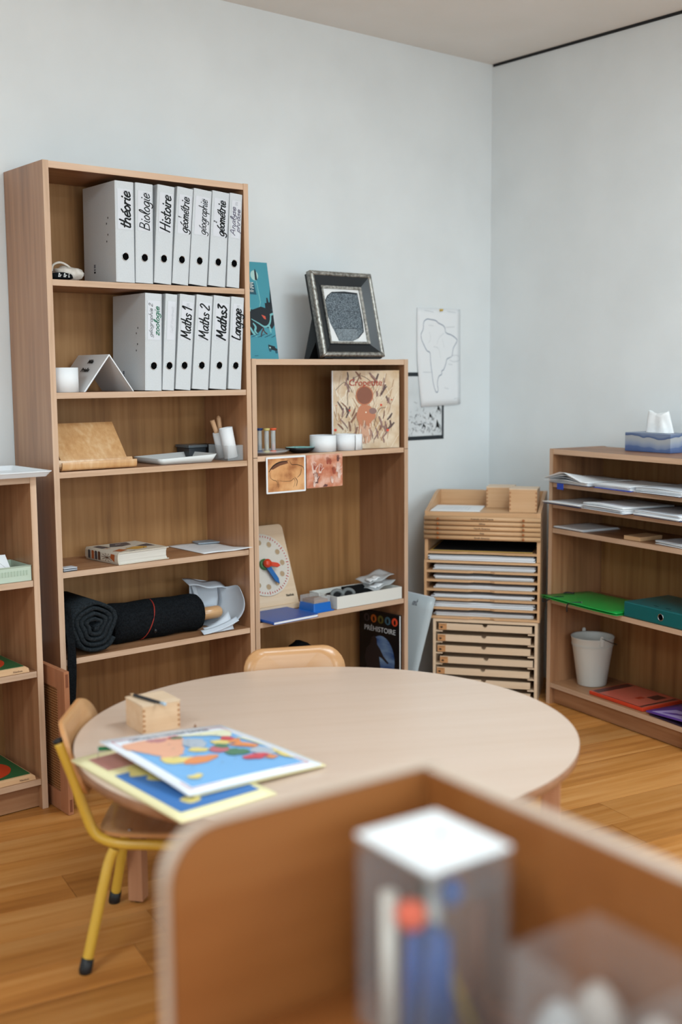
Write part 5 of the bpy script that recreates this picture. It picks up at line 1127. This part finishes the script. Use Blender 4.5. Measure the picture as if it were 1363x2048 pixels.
# maps: boards with printed continents
cream_b = mat('cream_board', (236, 226, 178), .45); seab = mat('map_sea_dark', (62, 118, 184), .4); seal = mat('map_sea_light', (124, 178, 226), .4); mwhite = mat('map_white', (232, 236, 244), .4)
mc = dict(peach=(228, 172, 144), yellow=(226, 208, 132), grey=(176, 186, 198), rose=(196, 112, 122), orange=(226, 146, 96), green=(84, 130, 104), cream=(228, 228, 198), mauve=(186, 128, 132), red=(206, 84, 96), pink=(190, 134, 126))
mm = {k: mat('map_'+k, v, .4) for k, v in mc.items()}
def quad(P): return lambda u, v: (Vector(P[0]).lerp(Vector(P[1]), u)).lerp(Vector(P[3]).lerp(Vector(P[2]), u), v)   # P: v0 edge P0-P1, v1 edge P3-P2
def board(label, P, th, m, edge, bow=0., group='map boards on the table'):
    o = thing('map_board', label, 'map', (TX, TY, ZT), group=group); q = quad(P)
    f = lambda u, v: q(u, v)+Vector((0, 0, bow*(sin(pi*u)*.6+sin(pi*v)*.4)))
    bm = BM(); sheet(bm, lambda u, v: tuple(f(u, v)), 10, 10, th); mk('board', bm, [edge], o)
    return o, f
def mprint(o, f, th):
    return Print(lambda u, v, h: tuple(f(u, v)+Vector((0, 0, th/2+.0004+h*1.5))))
# lower-left board: u runs along the table edge away from camera, v to the right
L0 = lambda x, y, z: (x-TX, y-TY, z)
o, f = board('cream and blue map board hanging over the table edge', [L0(-2.819, -1.866, .003), L0(-2.816, -1.408, .003), L0(-2.59, -1.403, .003), L0(-2.593, -1.862, .003)], .0045, cream_b, cream_b)
pr = mprint(o, f, .0045)
pr.grid(.08, .66, .10, .93, 10, seab)
pr.poly([(.94, .12), (.94, .55), (.74, .55), (.74, .12)], mm['pink'])
pr.fan(spline([(.60, .2), (.66, .26), (.72, .33), (.72, .85), (.6, .85), (.52, .78), (.46, .68), (.42, .50), (.47, .34), (.52, .28), (.56, .34), (.58, .25)], 4, True), mm['yellow'])
pr.fan(spline([(.2, .24), (.22, .34), (.18, .41), (.145, .38), (.14, .27)], 4, True), mm['yellow'])
for q in ([(.7, .34), (.62, .5), (.6, .7)], [(.64, .34), (.56, .58), (.5, .68)], [(.6, .42), (.52, .42)]): pr.k += 150; pr.line(spline(q, 4), .006, ink_soft)
pr.done('map_print', o)
fo = thing('flag_pin', 'tiny green flag on a pin stuck in the lower map board', 'flag', (-2.772, -1.448, ZT+.006))
bm = BM(); tube(bm, [(0, 0, 0), (0, 0, .029)], .0006, 6); mk('pin', bm, steel, fo)
bm = BM(); box(bm, 0, .030, -.0004, .0004, .019, .0285); fl_ = mk('flag', bm, mat('flag_green', (28, 118, 72), .4), fo); fl_.rotation_euler = (0, 0, R(-30))
# top pair, lifted at one corner by the flag pins
Q = [(-2.752, -1.788, .0165), (-2.768, -1.450, .046), (-2.447, -1.440, .0145), (-2.431, -1.803, .0115)]
Qs = [(x+.014, y+.002, z-.0062) for x, y, z in Q]
o, f = board('pale yellow map board directly under the top map', [L0(*p) for p in Qs], .003, cream_b, cream_b, .003)
pr = mprint(o, f, .003); pr.poly([(.45, .9), (.85, .9), (.85, .955), (.45, .955)], seab); pr.poly([(.12, .93), (.3, .93), (.3, .97), (.12, .97)], mm['pink']); pr.done('map_print', o)
o, f = board('white-bordered map of European capitals lying on top', [L0(*p) for p in Q], .0035, mwhite, mwhite, .004)
pr = mprint(o, f, .0035)
# u: from the near edge to the far edge, v: left to right
def fr2(d, m, w): 
    for a, b in (((d, d), (1-d, d)), ((1-d, d), (1-d, 1-d)), ((1-d, 1-d), (d, 1-d)), ((d, 1-d), (d, d))): pr.line([a, b], w, m)
fr2(.055, mm['rose'], .008)
pr.grid(.075, .86, .075, .925, 12, seal)
def land(pts, c): pr.fan([(u+random.uniform(-.011, .011), min(.925, v+random.uniform(-.011, .011))) for u, v in spline(pts, 3, True)], mm[c])
land([(.86, .08), (.86, .50), (.80, .52), (.68, .44), (.58, .36), (.50, .28), (.47, .18), (.52, .14), (.54, .2), (.6, .16), (.66, .12), (.72, .08)], 'peach')
land([(.86, .27), (.86, .4), (.82, .42), (.8, .34), (.81, .28)], 'mauve'); land([(.50, .14), (.53, .2), (.5, .3), (.45, .36), (.4, .28), (.42, .18)], 'yellow')
land([(.4, .24), (.47, .34), (.44, .48), (.40, .52), (.36, .4), (.36, .3)], 'orange'); land([(.60, .44), (.72, .46), (.78, .54), (.72, .62), (.62, .58), (.57, .5)], 'grey'); land([(.56, .40), (.6, .46), (.56, .54), (.52, .5)], 'yellow')
land([(.86, .5), (.86, .90), (.78, .9), (.70, .84), (.76, .76), (.8, .66), (.83, .56)], 'cream'); land([(.54, .54), (.56, .62), (.5, .68), (.45, .64), (.46, .54)], 'rose'); land([(.62, .64), (.68, .68), (.64, .78), (.58, .74), (.58, .66)], 'yellow')
land([(.45, .6), (.47, .7), (.42, .76), (.36, .72), (.37, .6)], 'green'); land([(.6, .74), (.66, .8), (.62, .86), (.56, .8)], 'orange'); land([(.55, .72), (.57, .82), (.48, .88), (.44, .84), (.5, .76)], 'orange'); land([(.40, .76), (.44, .86), (.36, .92), (.28, .88), (.30, .78)], 'grey')
land([(.56, .60), (.6, .66), (.54, .7), (.51, .66)], 'green'); land([(.30, .62), (.34, .7), (.30, .82), (.26, .78), (.25, .68)], 'red'); land([(.24, .76), (.27, .82), (.23, .86), (.21, .8)], 'orange'); land([(.34, .90), (.38, .925), (.18, .925), (.16, .91), (.24, .88)], 'yellow'); land([(.19, .12), (.22, .2), (.18, .24), (.15, .18)], 'yellow'); land([(.68, .86), (.6, .92), (.42, .925), (.5, .9)], 'cream'); land([(.66, .72), (.72, .8), (.68, .84), (.63, .8)], 'red')
land([(.83, .42), (.86, .46), (.86, .52), (.82, .5)], 'red'); land([(.84, .44), (.85, .5), (.81, .52), (.8, .46)], 'green')
for k in range(26):
    u, v = random.uniform(.25, .8), random.uniform(.2, .88); pr.k += 320; pr.line([(u, v), (u+.004, v+.025)], .004, ink_soft); pr.k -= 320
pr.done('map_print', o)
# title along the far edge
t_ = text_part('CAPITALES DU CONTINENT EUROPEEN', .02, mat('map_title_grey', (110, 118, 128), .5), o, (0, 0, 0), (0, 0, 0), width=.21)
for v_ in t_.data.vertices:
    p = f(.915+v_.co.y/.34, .5+v_.co.x/.325*1.0); v_.co = (p.x, p.y, p.z+.0028+v_.co.z)
bm = BM(); prism(bm, [(-.004, 0), (.004, 0), (0, .008)], -.001, .001, 'xz'); single('paper_scrap', 'tiny brown paper peak on the table behind the maps', 'paper', bm, mat('scrap_brown', (150, 112, 84), .7), (-2.475, -1.372, ZT))
# ================================================================ shelf unit in the foreground
FX, FY, FZ = -3.133, -2.859, .968
lightb = wood('golden_beech', (130, 76, 34), (142, 86, 42), (152, 98, 52), axis='x', rough=.42, fine=40, contrast=.6, vary=.0)
lipm = wood('pale_beech_lip', (186, 164, 144), (196, 176, 158), (206, 188, 172), axis='x', rough=.4, contrast=.6, vary=.0)
o = thing('low_shelf_unit', 'out-of-focus beech shelf unit with rounded side in the foreground', 'shelf unit', (FX, FY, 0), R(-4.2))
Ls, th = .285, .018
def side_outline(x0, x1, z1, r): return [(x1, .0), (x1, z1)]+[(x0+r-r*sin(a), z1-r+r*cos(a)) for a in [pi/2*k/8 for k in range(9)]]+[(x0, 0)]
for y0 in (0, -1.0-th):
    bm = BM(); prism(bm, side_outline(-Ls, th, FZ-.0015, .05), y0, y0+th, 'xz', bev=.001); sp_ = mk('side_panel', bm, lightb, o)
    bm = BM()
    pts = [(p[0], p[1]) for p in side_outline(-Ls, th, FZ, .05)][1:]
    P2 = [(x, z) for x, z in pts]
    prev = None
    for (x, z) in P2:
        zz = z; nx, nz = 0, 0
        cur = [bm.verts.new((x-(.0016 if x < -Ls+.05 else 0), y0+.001, zz+.0004)), bm.verts.new((x-(.0016 if x < -Ls+.05 else 0), y0+th-.001, zz+.0004))]
        if prev: bm.faces.new((prev[0], prev[1], cur[1], cur[0]))
        prev = cur
    mk('edge_band', bm, lipm, sp_)
bm = BM(); box(bm, .0, th, -1.0, -.0005, 0, FZ-.0012, bev=.001); bp_ = mk('back_panel', bm, lightb, o); bpart('edge_band', bp_, lipm, .0005, th-.0005, -1.0, -.0005, FZ-.0011, FZ+.0002)
zfl = .768
for z in (zfl, .42, .09):
    e = bpart('shelf', o, lightb, -Ls+.018, -.0005, -.9995, -.0005, z-.018, z); bpart('edge_band', e, lipm, -Ls+.0165, -Ls+.0178, -.9995, -.0005, z-.018, z)
FA = R(-4.2)
def FWd(x, y, z): return (FX+x*cos(FA)-y*sin(FA), FY+x*sin(FA)+y*cos(FA), z)
acr = mat('foreground_acrylic', (220, 224, 226), .12, alpha=.07, spec=.8)
def acrylic(label, x, y, w_, d_, h_, ang, lid):
    o = thing('acrylic_box', label, 'box', FWd(x, y, zfl+.0006), FA+ang, group='clear acrylic boxes in the foreground'); t = .003
    for nm, b in (('box_floor', (-w_/2, w_/2, -d_/2, d_/2, 0, t)), ('wall', (-w_/2, -w_/2+t, -d_/2, d_/2, t, h_)), ('wall', (w_/2-t, w_/2, -d_/2, d_/2, t, h_)), ('wall', (-w_/2+t, w_/2-t, -d_/2, -d_/2+t, t, h_)), ('wall', (-w_/2+t, w_/2-t, d_/2-t, d_/2, t, h_))): bpart(nm, o, acr, *b)
    if lid:
        l_ = bpart('lid', o, mat('lid_reflection_white', (240, 244, 246), .12, spec=.8), -w_/2-.001, w_/2+.001, -d_/2-.001, d_/2+.001, h_+.0005, h_+.004, bev=.001)  # lid coloured white in place of bright reflections on clear acrylic
        bm = BM(); lathe(bm, [(0, 0), (.006, 0), (.005, .003), (0, .004)], 16, c=(.012, .002, h_+.0041)); mk('lid_knob', bm, mat('lid_knob_grey', (176, 182, 186), .3), l_)
        for b in ((-w_/2-.0012, w_/2+.0012, -d_/2-.0012, -d_/2+.002, h_-.028, h_-.0262), (-w_/2-.0012, w_/2+.0012, d_/2-.002, d_/2+.0012, h_-.028, h_-.0262)): bpart('lid_rim', l_, acr, *b)
    return o
acrylic('blurred clear box with a lid coloured white for reflected light in the foreground', -.078, -.105, .092, .102, .176, 0, True)
acrylic('blurred open clear box at the bottom right corner', -.062, -.300, .098, .125, .145, 0, False)
def stick(label, name, cat, a, b, r, m, group=None, n=10):
    bm = BM(); tube(bm, [Vector((0, 0, 0)), Vector(b)-Vector(a)], r, n); return tag(mk(name, bm, m, loc=FWd(*a), rot=(0, 0, FA)), label, cat, group)
cb_ = mat('pen_blue', (28, 76, 150), .4)
g1 = 'pens in the lidded clear box'; zz = zfl+.0042
stick('white plastic rod at the left inside the lidded clear box', 'rod', 'rod', (-.112, -.085, zz), (-.108, -.080, zz+.125), .0075, mat('rod_white', (222, 216, 204), .4), g1)
for k, (x, y, x2, y2, h_) in enumerate(((-.100, -.100, -.098, -.105, .1), (-.092, -.118, -.09, -.12, .105), (-.078, -.125, -.08, -.122, .095))): stick(('nearest', 'middle', 'farthest')[k]+' blue marker inside the lidded clear box', 'marker_pen', 'pen', (x, y, zz), (x2, y2, zz+h_), .0068, cb_, g1)
stick('dull yellow pencil slanting inside the lidded clear box', 'pencil', 'pencil', (-.055, -.138, zz+.002), (-.085, -.095, zz+.115), .004, mat('pencil_ochre', (168, 138, 50), .5), g1)
stick('brown brush handle at the right inside the lidded clear box', 'brush_handle', 'brush', (-.045, -.125, zz), (-.05, -.135, zz+.12), .005, mat('brush_brown', (120, 76, 48), .5), g1)
bm = BM(); lathe(bm, [(0, -.013), (.011, -.010), (.0145, 0), (.011, .010), (0, .013)], 20); tag(mk('red_ball', bm, mat('ball_red', (226, 84, 36), .4), loc=FWd(-.108, -.112, zz+.1165)), 'orange-red cap resting on the pens in the lidded box', 'cap')
stick('grey plastic rod standing at the right inside the lidded clear box', 'rod', 'rod', (-.062, -.088, zz), (-.06, -.086, zz+.13), .007, mat('rod_grey', (196, 196, 194), .4), g1)
stick('dark green pencil leaning at the back of the lidded clear box', 'pencil', 'pencil', (-.072, -.075, zz), (-.064, -.078, zz+.125), .004, mat('pencil_green', (52, 66, 50), .5), g1)
bm = BM(); blob(bm, (0, 0, 0), .011, .011, .014, 3, .1, 2, False); tag(mk('blue_cap', bm, cb_, loc=FWd(-.062, -.112, zz+.125)), 'blue pen cap near the top of the lidded box', 'cap')
for k, (x, y, r_, c_) in enumerate(((-.084, -.268, .0215, (182, 182, 182)), (-.040, -.268, .0195, (196, 186, 178)), (-.084, -.330, .0215, (186, 186, 186)), (-.040, -.330, .0195, (200, 190, 182)))):
    bm = BM(); blob(bm, (0, 0, .045), r_, r_*1.25, .058, k+20, .12, 2, True); tag(mk('tissue_wad', bm, mat('wad%d' % k, c_, .6, alpha=.7), loc=FWd(x, y, zfl+.0046)), 'pale crumpled plastic wad, %s of four in the open clear box' % ('front-left', 'back-left', 'front-right', 'back-right')[k], 'wad', 'wads in the open clear box')
